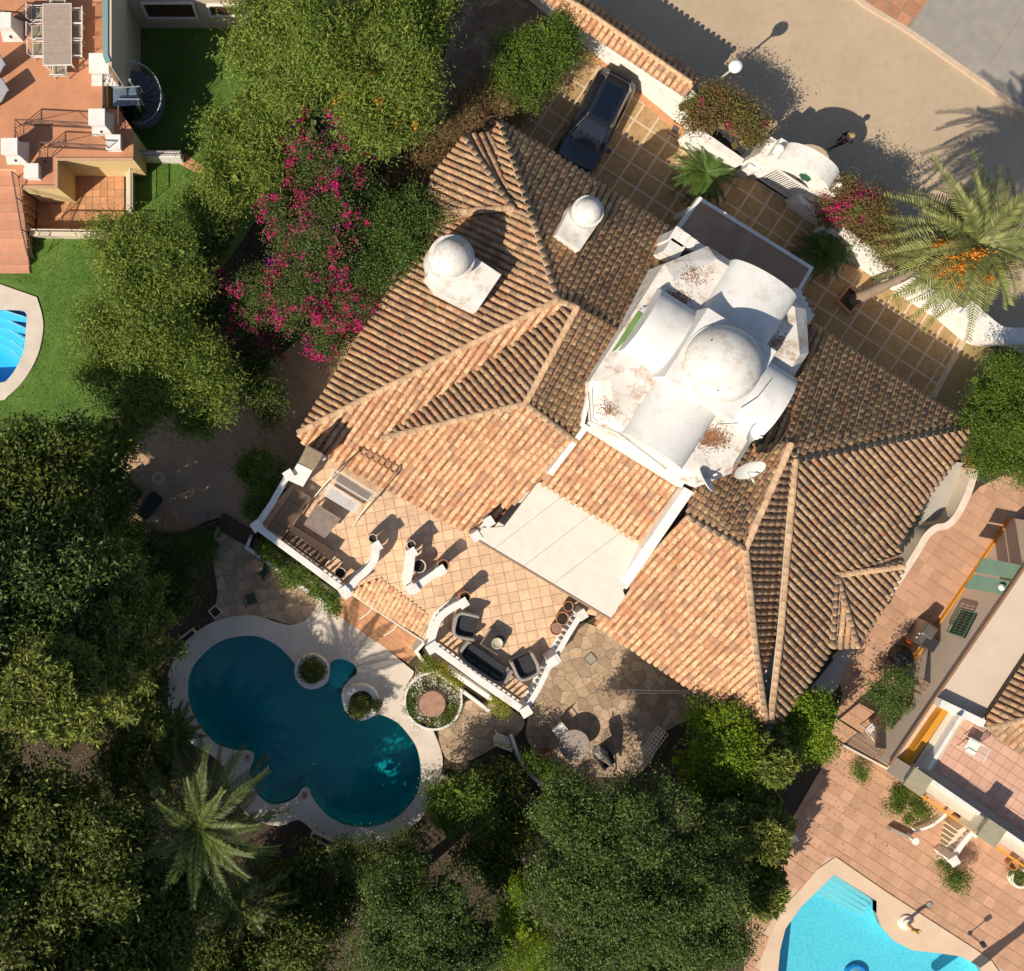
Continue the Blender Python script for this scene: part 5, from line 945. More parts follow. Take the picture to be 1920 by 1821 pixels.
def wicker(label, px, py, rz, w, d, n=18, name='wicker_armchair', cat='armchair'):
    c = P(px, py, 3.4); t = thing(name, label, cat, (c.x, c.y, 2.99), rz, 'grey wicker lounge set'); pts = []
    for k in range(n + 1):
        a = math.pi * (-.5 + k / n) ; pts.append((-math.copysign(abs(math.cos(a)) ** .5, 1) * d / 2 + .02, math.copysign(abs(math.sin(a)) ** .55, math.sin(a)) * w / 2))
    pts = [(d / 2, -w / 2 * .96)] + pts + [(d / 2, w / 2 * .96)]
    MB().band(pts, .13, .12, .66).build('back_and_arms', WICK, t, local=True, bevel=.04); MB().prism([(x * .93, y * .93) for x, y in pts], .1, .3).build('seat', WICK, t, local=True)
    MB().prism([(x * .8 + .03, y * .82) for x, y in pts], .301, .43).build('cushion', CUSH, t, local=True, bevel=.04); MB().box((d * .34, 0, .2), (.1, w * .8, .2)).build('front', WICK, t, local=True)
    if w > 1.5: 
        for y in (-.62, 0, .62): MB().box((-d * .22, y, .52), (.14, .55, .22)).build('back_cushion', CUSH, t, local=True, bevel=.05)
    return t
wicker('grey wicker armchair by the curved balustrade', 872, 1172, math.radians(-12), 1.0, .95); wicker('grey wicker armchair near the bottom terrace corner', 985, 1249, math.radians(115), .95, .95); wicker('grey wicker sofa with long black cushions along the balustrade', 908, 1243, math.radians(56), 2.25, .85, 26, 'wicker_sofa', 'sofa')
t = thing('coffee_table', 'dark glass topped coffee table in front of the wicker sofa', 'table', P(929, 1206, 3.0)); q = PP([(921, 1180), (948, 1197), (933, 1228), (902, 1208)], 3.42)
MB().prism([(v.x, v.y) for v in q], 3.38, 3.42).build('table_top', M('smoked_glass', (.05, .04, .035), None, 5, .15), t); MB().band([(v.x, v.y) for v in q], .05, 3.3, 3.375, closed=True).build('frame', WICK, t)
for v in q: w = v.lerp(sum(q, Vector()) / 4, .1); MB().box((w.x, w.y, 3.15), (.07, .07, .3), .5).build('leg', WICK, t)
c = P(932, 1206, 3.45); t = thing('bowl', 'round pale bowl on the coffee table', 'bowl', (c.x, c.y, 3.42)); MB().lathe((c.x, c.y, 3.422), [(.1, 0), (.22, .05), (.24, .1), (.2, .1), (.16, .06), (.06, .05), (0, .05)], 22).build('dish', M('cream_ceramic', (.5, .45, .33), (.4, .35, .25), 12, .4), t, smooth=True)
# awning bar and arms
t = thing('awning', 'folded awning rail with two curved arms below the tile strip', 'awning', P(725, 1155, 2.4)); MB().tube([P(652, 1109, 2.35), P(797, 1204, 2.35)], .045, 8).build('rail', CRM, t)
for a in ([(697, 1140, 2.35), (690, 1150, 2.1), (674, 1161, 1.9)], [(744, 1171, 2.35), (738, 1181, 2.1), (720, 1192, 1.9)]): MB().tube(PP(a), .025, 6).build('arm', CRM, t)
# planter troughs
t = thing('planter_trough', 'white planter trough full of ivy outside the left terrace balustrade', 'planter', P(560, 1090)); MB().band(XY([(470, 1008), (462, 1027), (560, 1097), (618, 1138), (637, 1116)], 1.2), .14, -.02, 1.2).build('wall', WHITE, t); MB().band(XY([(505, 1034), (560, 1074), (632, 1121)], 1.9), .16, 1.0, 1.9).build('inner_wall', WHITE, t); MB().prism(XY([(478, 1010), (472, 1026), (560, 1088), (616, 1128), (630, 1112)], 1.1), .2, 1.02).build('soil', SOIL, t)
t = thing('planter_trough', 'white planter trough with yellowing ivy outside the sofa balustrade', 'planter', P(860, 1285)); MB().band(XY([(802, 1198), (780, 1222), (795, 1243), (820, 1262), (918, 1334)], 1.2), .14, -.02, 1.2).build('wall', WHITE, t); MB().band(XY([(846, 1260), (924, 1313)], 1.9), .2, 1.0, 1.9).build('inner_wall', WHITE, t); MB().prism(XY([(805, 1205), (790, 1224), (820, 1252), (915, 1322), (930, 1305)], 1.1), .2, 1.02).build('soil', SOIL, t)
# box frames, figurines and small things round the pool
BX = M('pale_frame', (.52, .46, .36), (.42, .37, .3), 6, .8)
for cx, cy, w, h, a, lb in ((405, 1145, .42, .42, .7, 'square box frame of dark soil on the lawn edge above the pool'), (351, 1193, .9, .26, -.72 + 1.4, 'long box frame beside the upper left pool deck'), (305, 1292, .26, .8, .02, 'upright box frame at the far left of the pool deck'), (825, 1470, .3, .85, -.5, 'box frame against the right end of the pool deck'), (604, 1570, 1.0, .26, -.45, 'long box frame below the lower pool deck')):
    c = P(cx, cy); t = thing('planter_box', lb, 'planter box', c, 0, 'box frames around the pool deck'); R = Matrix.Rotation(a, 2); q = [Vector((c.x, c.y)) + R @ Vector((sx * w / 2, sy * h / 2)) for sx, sy in ((-1, -1), (1, -1), (1, 1), (-1, 1))]
    MB().band([tuple(v) for v in q], .06, 0, .3, closed=True).build('frame', BX, t); MB().prism([tuple(v) for v in q], 0, .2).build('soil', SOIL, t)
PINK = M('pink_terracotta', (.4, .24, .18), (.3, .17, .12), 9, .9)
for px, py, lb in ((464, 1421, 'small clay figurine on the left rounded tip of the pool deck'), (571, 1491, 'small clay figurine on the pointed tip of the pool deck'), (499, 1536, 'small clay figurine low on the deck beside the palm')):
    c = P(px, py, .06); t = thing('figurine', lb, 'figurine', c, 0, 'clay figurines on the pool deck'); MB().box(c + Vector((0, 0, .05)), (.2, .26, .1), .2).build('base', PINK, t, bevel=.02)
    skinned('body', [((0, 0, .12), .07), ((0, 0, .26), .08), ((0, .0, .38), .04), ((0, .02, .46), .055), ((.09, .03, .28), .03), ((.05, .1, .2), .025), ((-.09, .03, .28), .03), ((-.05, .1, .2), .025)], [(0, 1), (1, 2), (2, 3), (1, 4), (4, 5), (1, 6), (6, 7)], PINK, t, 1)
DG = M('dark_green_metal', (.03, .05, .04), rough=.6)
def chair(name, label, cat, px, py, z0, rz, mat, cush=None, w=.5, d=.48, hs=.44, hb=.9, group=None, slats=5):
    c = P(px, py, z0 + .4); t = thing(name, label, cat, (c.x, c.y, z0), rz, group)
    for x in (-d / 2, d / 2):
        for y in (-w / 2, w / 2): MB().tube([(x, y, 0), (x * .95, y * .95, hs if x > 0 else hs)], .02, 6).build('leg', mat, t, local=True)
    MB().band([(-d / 2, -w / 2), (d / 2, -w / 2), (d / 2, w / 2), (-d / 2, w / 2)], .035, hs - .04, hs, closed=True).build('seat_frame', mat, t, local=True)
    MB().box((0, 0, hs + .005), (d - .02, w - .03, .03)).build('seat', cush or mat, t, local=True, bevel=.01)
    b = MB().tube([(-d / 2, -w / 2, hs), (-d / 2 - .1, -w / 2, hb), (-d / 2 - .1, w / 2, hb), (-d / 2, w / 2, hs)], .02, 6).build('back_frame', mat, t, local=True)
    for k in range(slats): y = -w / 2 + w * (k + 1) / (slats + 1); MB().tube([(-d / 2, y, hs), (-d / 2 - .1, y * .9, hb)], .012, 4).build('back_slat', mat, t, local=True)
    for y in (-w / 2 - .02, w / 2 + .02): MB().tube([(-d / 2 - .05, y, hs + .2), (d / 2 - .05, y, hs + .2), (d / 2, y, hs)], .018, 5).build('armrest', mat, t, local=True)
    return t
chair('garden_chair', 'dark iron chair in the shade beside the round table under the ivy planter', 'chair', 495, 1070, .03, 2.2, DG, w=.42, d=.4); chair('garden_chair', 'dark iron stool-like chair alone on the flagstone landing', 'chair', 471, 1123, .03, .3, DG, w=.4, d=.38)
c = P(481, 1060, .7); t = thing('round_table', 'round pinkish table below the ivy planter', 'table', (c.x, c.y, .03)); MB().lathe((c.x, c.y, .68), [(.3, 0), (.31, .02), (.3, .04)], 24).build('table_top', PATIO, t); MB().tube([(c.x, c.y, .03), (c.x, c.y, .68)], .04, 8).build('leg', DG, t)
# garden patio furniture
c = P(1077, 1397, .75); t = thing('round_table', 'round pale stone mosaic table on the shaded flagstone patio', 'table', (c.x, c.y, .03)); MB().lathe((c.x, c.y, .7), [(.66, 0), (.69, .02), (.69, .05), (.67, .07)], 36).build('table_top', M('pebble_mosaic', (.4, .34, .29), (.2, .16, .14), 16, .8, .2, 60, stain=(.12, .09, .08), sscale=4, samt=.5), t, smooth=True); MB().lathe((c.x, c.y, .03), [(.28, 0), (.25, .05), (.09, .2), (.07, .5), (.2, .67)], 18).build('pedestal', WICK, t)
chair('garden_chair', 'white slatted chair behind the round stone table', 'chair', 1050, 1368, .03, -.9, WHITE, slats=7)
c = P(1128, 1412, .9); t = thing('folded_parasol', 'folded grey parasol leaning by the stone table', 'parasol', (c.x, c.y, .03)); MB().tube([P(1118, 1405, 1.3), P(1128, 1415, 1.1), P(1152, 1440, .5)], [.2, .24, .03], 10).build('canopy', WICK, t); MB().tube([P(1112, 1398, 1.4), P(1155, 1444, .05)], .025, 6).build('pole', IRON, t)
c = P(1132, 1418, .3); t = thing('dark_armchair', 'dark upholstered armchair in the shade behind the parasol', 'armchair', (c.x, c.y, .03), .6); MB().box((0, 0, .22), (.7, .7, .4)).build('seat', CUSH, t, local=True, bevel=.08); MB().box((-.3, 0, .55), (.16, .7, .5)).build('back', CUSH, t, local=True, bevel=.06)
for y in (-.33, .33): MB().box((0, y, .4), (.66, .12, .4)).build('armrest', CUSH, bpy.data.objects['dark_armchair'], local=True, bevel=.04)
t = thing('trellis', 'white lattice panel leaning beside the lime shrub', 'trellis', P(1222, 1405)); a, b = P(1197, 1432, 1.4), P(1243, 1370, 1.4); dz = Vector((.25, -.15, .55))
for k in range(5): MB().tube([a + dz * (k / 4 - .5), b + dz * (k / 4 - .5)], .014, 4).build('rail', CRM, t)
for k in range(12): p_ = a.lerp(b, k / 11); MB().tube([p_ - dz * .5, p_ + dz * .5], .012, 4).build('bar', CRM, t)
chair('garden_bench', 'white slatted bench at the top of the curved blue-white wall', 'bench', 944, 1386, .03, 1.2, CRM, w=.8, d=.3, slats=8)
c = P(954, 1398, .5); t = thing('plant_stand', 'small pale square stand beside the slatted bench', 'plant stand', (c.x, c.y, .03)); q = [(c.x - .2, c.y - .16), (c.x + .2, c.y - .16), (c.x + .2, c.y + .16), (c.x - .2, c.y + .16)]; MB().band(q, .05, .4, .48, closed=True).build('frame', CRM, t)
for x, y in q: MB().box((x, y, .2), (.04, .04, .4)).build('leg', CRM, t)
t = thing('curved_wall', 'low curved wall with a bluish white coping beside the shaded patio', 'wall', P(990, 1430)); cw = XY(spline([(958, 1378), (966, 1400), (978, 1430), (1000, 1458), (1030, 1480)], 5, False), .7); MB().band(cw, .22, -.02, .62).build('wall', M('grey_stone_wall', (.14, .11, .1), (.1, .08, .07), 5, .9), t); MB().band(cw, .14, .621, .7).build('coping', WHITE, t)
c = P(1023, 1412, .4); t = thing('flower_pot', 'large empty clay pot on the shaded patio', 'flower pot', (c.x, c.y, .03)); MB().lathe((c.x, c.y, .03), [(.16, 0), (.27, .3), (.3, .42), (.26, .42), (.2, .2), (0, .18)], 20).build('pot', POT, t, smooth=True)
c = P(1107, 1235, .03); t = thing('manhole_cover', 'square grey drain cover set in the flagstone patio', 'drain cover', c, .75); MB().box((0, 0, .012), (.42, .42, .03)).build('cover', GREYC, t, local=True); MB().band([(-.21, -.21), (.21, -.21), (.21, .21), (-.21, .21)], .03, 0, .035, closed=True).build('frame', IRON, t, local=True)
t = thing('washing_line', 'two thin white lines strung across the shaded patio', 'clothes line', P(1240, 1297))
for dy in (0, 6): MB().tube([P(1172, 1294 + dy, 1.9), P(1295, 1296 + dy * .6, 1.9)], .01, 4).build('line', WHITE, t)
# sandy terrace things
def grill(label, px, py, rz): 
    c = P(px, py, .5); t = thing('covered_barbecue', label, 'barbecue', (c.x, c.y, 0), rz, 'covered barbecues on the sandy terrace'); CV = M('black_cover', (.012, .013, .017), (.02, .02, .026), 10, .45, .5, 15)
    MB().box((0, 0, .45), (1.15, .65, .8)).build('cover', CV, t, local=True, bevel=.12); MB().box((0, 0, .92), (.8, .5, .26)).build('lid', CV, t, local=True, bevel=.1)
    for x in (-.4, .4): MB().tube([(x, -.3, .05), (x, -.24, .05)], .06, 10).build('wheel', CV, t, local=True)
grill('black covered barbecue nearer the stone steps', 280, 948, .9); grill('black covered barbecue in the darkest corner of the sandy terrace', 240, 920, 2.4)
c = P(297, 897, .6); t = thing('ring_stand', 'pale round ring stand beside the covered barbecues', 'plant stand', (c.x, c.y, 0))
for r in (.27, .16): MB().tube([(c.x + r * math.cos(a), c.y + r * math.sin(a), .6) for a in [k * math.pi / 12 for k in range(25)]], .016, 5, caps=False).build('ring', CRM, t)
for k in range(3): a = k * 2.09; MB().tube([(c.x + .2 * math.cos(a), c.y + .2 * math.sin(a), 0), (c.x + .25 * math.cos(a), c.y + .25 * math.sin(a), .6)], .015, 5).build('leg', CRM, t)
c = P(377, 970, .3); t = thing('utility_box', 'small grey utility box at the edge of the sandy terrace', 'box', (c.x, c.y, 0), .3); MB().box((0, 0, .16), (.42, .34, .32)).build('cabinet', GREYC, t, local=True, bevel=.02); MB().box((0, 0, .33), (.46, .38, .03)).build('lid', GREYC, t, local=True)
t = thing('stone_steps', 'dark wooden edged steps between the sandy terrace and the flagstones', 'steps', P(435, 985))
for k in range(3): MB().prism(XY([(408 + k * 2, 977 + k * 9), (420 + k * 2, 962 + k * 9), (478, 998 + k * 8), (468, 1010 + k * 8)]), 0, .3 - k * .09).build('step', M('dark_step', (.09, .06, .045), (.06, .04, .03), 5, .9), t)
t = thing('garden_edging', 'thin curved brick edging round the sandy terrace', 'edging', P(300, 985)); MB().band(XY(spline([(212, 930), (230, 960), (270, 985), (320, 998), (370, 990), (410, 978)], 5, False)), .07, 0, .07).build('edge', M('old_brick', (.25, .12, .08), (.18, .09, .06), 6, .9), t)
# ---------------------------------------------------------------- neighbour, upper left
ZT = 3.2
hs = thing('neighbour_house', 'cream house with a terracotta terrace and a tall plain side wall at the upper left', 'house', P(150, 150, 0))
MB().prism(XY([(197, -80), (209, -80), (209, 126), (203, 118), (197, 104)], 6.2), -.02, 6.2).build('side_wall', BEIGE, hs)
MB().band(XY([(198, -80), (198, 104), (203, 118)], 6.2), .2, 6.2, 6.26).build('glass_rail', M('teal_glass', (.2, .32, .3), (.17, .28, .27), 3, .25), hs)
MB().prism(XY([(262, -80), (470, -80), (470, 53), (262, 53)]), -.02, 3.3).build('rear_wing', BEIGE, hs)
TP = [(-80, -80), (226, -80), (226, 140), (192, 140), (192, 205), (222, 205), (250, 245), (250, 299), (106, 299), (106, 351), (38, 351), (30, 318), (-80, 312)]
MB().prism(XY(TP, ZT), -.02, ZT - .02).build('terrace_block', YELLOW, hs)
MB().prism(XY(TP, ZT), ZT - .019, ZT).build('terrace_floor', M('terracotta_terrace', (.5, .23, .12), (.44, .19, .1), 1.4, .85, .15, 40, stain=(.36, .19, .11), sscale=1.4, samt=.5), hs)
MB().band(XY([(250, 299), (106, 299), (106, 351), (38, 351)], ZT), .12, ZT, ZT + .06).build('terrace_edge', M('salmon_edge', (.5, .3, .19), (.42, .25, .16), 5, .9), hs)
for a, b, lb in (((271, 4), (366, 30), 1), ((392, 8), (470, 26), 0)):
    k = lambda q: 44 * (1 - 687 / (740 - q)); x = lambda q, z: P(q, 53).x; z0, z1 = k(b[1]), k(a[1]); xa, xb = P(600 - (600 - a[0]) * (1 - (z0 + z1) / 2 / H), 53).x, P(600 - (600 - b[0]) * (1 - (z0 + z1) / 2 / H), 53).x; y = P(0, 53).y
    w = MB().box(((xa + xb) / 2, y - .02, (z0 + z1) / 2), (xb - xa, .04, z1 - z0)).build('window', M('brown_shutter', (.07, .03, .02), (.05, .025, .018), 8, .5), hs)
    MB().band([(xa, y - .06), (xb, y - .06)], .1, z0 - .12, z0).build('sill', WHITE, w); MB().band([(xa, y - .06), (xb, y - .06)], .1, z1, z1 + .1).build('frame', WHITE, w)
    for xx in (xa, xb): MB().box((xx, y - .06, (z0 + z1) / 2), (.12, .1, z1 - z0)).build('frame', WHITE, w)
for k in range(12):   # stairs down to the pool lawn
    y = 312 + k * 16.5; z = ZT - .26 * (k + 1); MB().prism(XY([(-60, y), (36 + k * 1.6, y), (38 + k * 1.6, y + 19), (-60, y + 19)], z), -.02, z).build('step', M('pink_step', (.52, .27, .17), (.46, .22, .14), 4, .85, .1, 40, rand=.1), hs)
q = XY([(122, 317), (233, 317), (233, 434), (70, 434), (70, 366), (122, 366)]); o = struct('courtyard_floor', MB().prism(q, -.02, .03), GROUTD); pave(q, .031, o, BRICKFLOOR, cell=.33, gap=.01, hgt=.01, name='floor_tile', limit=120)
def railing(label, pts, z0, h=.9, sp=.13, mat=IRON, r=.02, group='iron railings of the neighbouring terraces', diag=False):
    q = [Vector((x, y, z0 + h)) for x, y in XY(pts, z0 + h)] if not isinstance(z0, (list, tuple)) else [P(a[0], a[1], z + h) for a, z in zip(pts, z0)]
    t = thing('railing', label, 'railing', tuple(q[0] - Vector((0, 0, h))), 0, group); dn = Vector((0, 0, h))
    MB().tube(q, r * 1.6, 6).build('top_rail', mat, t); MB().tube([v - dn * .9 for v in q], r, 5).build('bottom_rail', mat, t)
    for a, b in zip(q, q[1:]):
        n = max(2, int((b - a).length / sp))
        for k in range(n + 1): p_ = a.lerp(b, k / n); MB().tube([p_, p_ - dn * (1 if k in (0, n) else .9)], r * (1.4 if k in (0, n) else .55), 4).build('bar', mat, t)
        if diag: MB().tube([a - dn * .88, a.lerp(b, .5), b - dn * .88], r * .8, 4).build('brace', mat, t)
    return t
RUST = M('rusty_iron', (.16, .09, .07), (.1, .07, .06), 9, .7)
railing('long dark railing with a diagonal brace across the middle of the terracotta terrace', [(28, 258), (28, 224), (168, 231)], ZT, mat=RUST, diag=True)
railing('second dark railing just below the long one', [(74, 295), (74, 267), (200, 273)], ZT, mat=RUST, diag=True)
railing('railing beside the top of the spiral staircase', [(193, 137), (193, 204)], ZT, mat=RUST); railing('short railing between the spiral staircase and the lower pillar', [(222, 198), (222, 232)], ZT, mat=RUST)
railing('sloping railing along the terracotta steps', [(22, 322), (30, 370), (40, 430), (52, 480)], [3.2, 2.4, 1.3, .5]); railing('railing on the white lawn wall under the spiral staircase', [(253, 284), (336, 284)], 1.2, .75, mat=M('mauve_iron', (.3, .24, .24), rough=.6))
railing('railing at the top edge beside the dining table', [(0, 20), (50, 25)], ZT, mat=RUST); railing('railing over the courtyard right wall', [(243, 305), (243, 388)], .9, .7, mat=CRM); railing('railing above the courtyard lower wall', [(58, 430), (236, 432)], .8, .7, mat=CRM)
t = thing('garden_wall', 'low white wall on the lawn below the spiral staircase', 'wall', P(300, 300)); MB().band(XY([(252, 288), (338, 289)], 1.15), .3, -.02, 1.15).build('wall', WHITE, t)
t = thing('garden_wall', 'cream wall on the right side of the sunken courtyard', 'wall', P(240, 350)); MB().band(XY([(241, 303), (241, 396)], .85), .22, -.02, .85).build('wall', CREAM, t)
t = thing('garden_wall', 'cream wall along the bottom of the sunken courtyard', 'wall', P(150, 440)); MB().band(XY([(55, 437), (240, 440)], .8), .22, -.02, .8).build('wall', CREAM, t)
t = thing('brick_path', 'short terracotta path end on the lawn beside the white wall', 'path', P(360, 310)); pave(XY([(340, 290), (348, 288), (392, 320), (384, 332), (330, 305)]), .0, t, BRICKFLOOR, cell=.35, rz=-.6, name='paving_brick', hgt=.03)
def pillar(label, px, py, z0, z1, w=.42, lamp=True):
    c = P(px, py, z1); t = thing('pillar', label, 'pillar', (c.x, c.y, z0), 0, 'white flared pillars of the neighbouring terrace'); mb = MB(); sq_ = lambda r, z, d=0: [Vector((c.x + a * r, c.y + b * r - d, z)) for a, b in ((-1, -1), (1, -1), (1, 1), (-1, 1))]
    loft(mb, [sq_(w * .78, z0), sq_(w * .66, z0 + .3), sq_(w * .5, z0 + (z1 - z0) * .6), sq_(w * .5, z1 - .12)]); mb.build('shaft', WHITE, t); MB().box((c.x, c.y, z1 - .06), (w * 1.12, w * 1.12, .12)).build('cap', WHITE, t, bevel=.01)
    if lamp: MB().box((c.x, c.y - w * .68, z0 + .4), (.04, .05, .22)).build('wall_light', M('slate', (.1, .1, .12)), t)
pillar('flared white pillar at the far left beside the dining table', 6, 37, ZT, 4.5, .55); pillar('flared white pillar between the dining table and the spiral staircase', 185, 118, ZT, 4.4, .72); pillar('flared white pillar left of the spiral staircase with a dark lizard ornament', 181, 219, ZT, 4.4, .6)
pillar('flared white pillar at the left above the terracotta steps', 17, 274, ZT, 4.4, .6); pillar('lower flared pillar at the right corner above the courtyard', 212, 266, 2.6, 3.7, .55); pillar('lower flared pillar beside the sloping stair railing', 58, 320, 2.6, 3.7, .55)
# dining table with chairs
t = thing('dining_table', 'long grey slatted dining table on the terracotta terrace', 'table', P(106, 65, ZT)); q = PP([(80.5, 8), (132.5, 7), (133, 121), (81.5, 122)], ZT + .75); TBL = M('grey_slat', (.36, .28, .23), (.3, .24, .2), 6, .7, rand=.06)
for k in range(30): a, b = k / 30, (k + .9) / 30; r = [q[0].lerp(q[3], a), q[1].lerp(q[2], a), q[1].lerp(q[2], b), q[0].lerp(q[3], b)]; MB().prism([(v.x, v.y) for v in r], ZT + .72, ZT + .75).build('slat', TBL, t)
MB().band([(v.x, v.y) for v in q], .05, ZT + .69, ZT + .745, closed=True).build('frame', WHITE, t)
for v in q: w = v.lerp(sum(q, Vector()) / 4, .06); MB().box((w.x, w.y, ZT + .35), (.06, .06, .7)).build('leg', WHITE, t)
TAUPE = M('taupe_sling', (.3, .25, .17), (.25, .21, .15), 12, .8); i = 0
proto = chair('dining_chair', 'white framed dining chair on the right of the grey table, nearest its upper end', 'chair', 143, 33, ZT, math.pi, WHITE, TAUPE, w=.56, d=.52, group='dining chairs round the grey table')
for px, py, rz, lb in ((143, 62, math.pi, 'white framed dining chair on the right of the grey table, second from its upper end'), (142, 94, math.pi, 'white framed dining chair on the right of the grey table, nearest its lower end'), (72, 28, 0, 'white framed dining chair on the left of the grey table, nearest its upper end'), (72, 62, 0, 'white framed dining chair on the left of the grey table, middle one'), (74, 95, 0, 'white framed dining chair on the left of the grey table, nearest its lower end'), (112, 131, math.pi / 2, 'white framed dining chair at the lower end of the grey table'), (110, -2, -math.pi / 2, 'white framed dining chair at the upper end of the grey table')):
    c = P(px, py, ZT + .4); copy_tree(proto, (c.x, c.y, ZT), rz, lb)
def lounger(label, px, py, rz):
    c = P(px, py, ZT + .3); t = thing('sun_lounger', label, 'sun lounger', (c.x, c.y, ZT), rz, 'grey sun loungers on the left edge'); g_ = M('slate_sling', (.22, .22, .24), (.18, .18, .2), 9, .7)
    MB().box((-.5, 0, .32), (1.2, .62, .06)).build('seat', g_, t, local=True, bevel=.015); m = Matrix.Rotation(-.75, 4, 'Y'); MB().box((.38, 0, .6), (.85, .62, .05), m=m).build('backrest', g_, t, local=True, bevel=.015)
    for x in (-.95, .1): 
        for y in (-.28, .28): MB().tube([(x, y, 0), (x, y, .3)], .02, 6).build('leg', IRON, t, local=True)
    for y in (-.32, .32): MB().tube([(-1.1, y, .33), (.1, y, .33), (.6, y, .92)], .018, 6).build('side_rail', IRON, t, local=True)
lounger('grey sun lounger with a raised back at the left edge, lower one', -8, 182, .55); lounger('grey sun lounger with a raised back at the left edge, upper one', -14, 135, .55)
# spiral staircase
c = P(277, 206, 0); t = thing('spiral_staircase', 'slate blue spiral staircase rising from the lawn to the terracotta terrace', 'staircase', c); TR = M('slate_tread', (.13, .14, .19), (.1, .11, .15), 5, .6); NT = 15
for k in range(NT):
    z = .2 + (ZT - .2) * k / NT; a0 = math.radians(-125 + k * 20); pts = [(c.x + .07 * math.cos(a0), c.y + .07 * math.sin(a0))] + [(c.x + .98 * math.cos(a0 + math.radians(23) * j / 4), c.y + .98 * math.sin(a0 + math.radians(23) * j / 4)) for j in range(5)]
    MB().prism(pts, z, z + .045).build('tread', TR, t)
    e = a0 + .2
    for de in (-.1, .1): MB().tube([(c.x + .96 * math.cos(e + de), c.y + .96 * math.sin(e + de), z), (c.x + 1.0 * math.cos(e + de), c.y + 1.0 * math.sin(e + de), z + 1.0)], .013, 5).build('baluster', M('pale_iron', (.38, .38, .4), rough=.5, metal=.4), t)
MB().tube([c, c + Vector((0, 0, ZT + 1.0))], .055, 10).build('pole', M('pale_iron', (.38,) * 3), t); MB().tube([(c.x + math.cos(a), c.y + math.sin(a), 1.2 + ZT * (k / 60)) for k in range(61) for a in [math.radians(-118 + 300 * k / 60)]], .026, 7).build('handrail', MATS['pale_iron'], t, smooth=True)
MB().prism(XY([(212, 160), (252, 160), (262, 197), (212, 200)], ZT), ZT - .05, ZT).build('landing', M('slate_blue', (.12, .17, .25), (.1, .14, .2), 4, .6), t)
for q in ([(214, 165), (262, 162)], [(222, 186), (262, 186)]):
    a, b = P(*q[0], ZT + .9), P(*q[1], ZT + .9); MB().tube([a, b], .025, 6).build('landing_rail', MATS['pale_iron'], t)
    for k in range(7): p_ = a.lerp(b, k / 6); MB().tube([p_, p_ - Vector((0, 0, .88))], .011, 4).build('baluster', MATS['pale_iron'], t)
# ---------------------------------------------------------------- neighbour, lower right
pq = XY([(1838, 912), (1990, 840), (2050, 1400), (2050, 2100), (1380, 2100), (1400, 1720), (1470, 1560), (1540, 1440), (1580, 1300), (1560, 1230), (1670, 1130), (1700, 1050)]); rdq = XY(RD)
o = struct('terracotta_patio', MB().sheet([(x, y, .004) for x, y in pq], [[(x, y, .004) for x, y in XY([(1566, 1620), (1850, 1800), (1880, 2020), (1412, 2020), (1480, 1700)])]]), GROUTL)
houseq = XY([(1886, 1117), (1765, 1294), (1668, 1437), (1925, 1612), (2050, 1690), (2050, 1000), (1975, 985)], 2.65)
pave(pq, .005, o, PATIO, cell=.5, rz=math.radians(-33), gap=.011, hgt=.014, name='patio_tile', keep=lambda x, y: not inpoly(x, y, rdq) and not inpoly(x, y, houseq) and y < P(0, 850).y and x < 34, limit=300)
struct('side_strip', MB().prism(XY([(1790, 866), (1822, 870), (1822, 900), (1800, 955), (1775, 985), (1745, 1003), (1715, 1040), (1675, 1100), (1650, 1130), (1620, 1160), (1560, 1200), (1640, 1060), (1735, 930)]), -.02, .08), M('grey_cement', (.42, .38, .33), (.38, .34, .3), 1.5, .9))
struct('side_strip_end', MB().prism(XY([(1560, 1240), (1612, 1190), (1570, 1290), (1470, 1400), (1455, 1370)]), -.02, .03), MATS['grey_cement'])  # further piece of the same grey cement strip
t = thing('wavy_wall', 'low cream wall with a wavy outline along the path beside the southeast eave', 'wall', P(1740, 1000)); ww = XY(spline([(1829, 880), (1815, 925), (1795, 965), (1776, 985), (1755, 990), (1738, 1004), (1722, 1030), (1700, 1065), (1660, 1124)], 6, False), .9)
MB().band(ww, .26, -.02, .88).build('wall', CREAM, t); MB().band(ww, .3, .881, .92).build('coping', M('cream_coping', (.62, .48, .35), (.7, .62, .52), 2, .85), t)
h2 = thing('neighbour_house', 'beige house with an orange base line and a pillared roof terrace at the lower right', 'house', P(1880, 1300))
MB().prism(houseq, -.02, 2.65).build('wall', BEIGE, h2)
ORG = M('ochre_paint', (.65, .28, .02), (.58, .24, .02), 4, .8)
wA, wB = Vector((houseq[6][0], houseq[6][1], 0)), Vector((houseq[0][0], houseq[0][1], 0)); wB2 = Vector((houseq[1][0], houseq[1][1], 0)); wd = (wB2 - wB).normalized(); wn_ = Vector((-wd.y, wd.x, 0)); wn_ = wn_ if wn_.x < 0 else -wn_
MB().band([tuple((wA + wn_ * .03)[:2]), tuple((wB + wn_ * .03)[:2]), tuple((wB2 + wn_ * .03 - wd * .5)[:2])], .05, 0, .2).build('skirting', ORG, h2)
def onwall(px, py, A_, n_, off=.0):
    d = Vector((px - NX, -(py - NY))); k = (A_ + n_ * off).to_2d().dot(n_.to_2d()) / d.dot(n_.to_2d()); z = H - k * H * S; return Vector((d.x * k, d.y * k, z))
W_ = [onwall(a, b, wB, wn_, .02) for a, b in ((1779, 1187), (1803, 1144), (1833, 1152), (1810, 1197))]
w = MB().add(W_, [(0, 1, 2, 3)]).build('window', M('dark_window', (.02, .025, .03), rough=.1), h2); GB = M('green_grille', (.05, .16, .09), rough=.5)
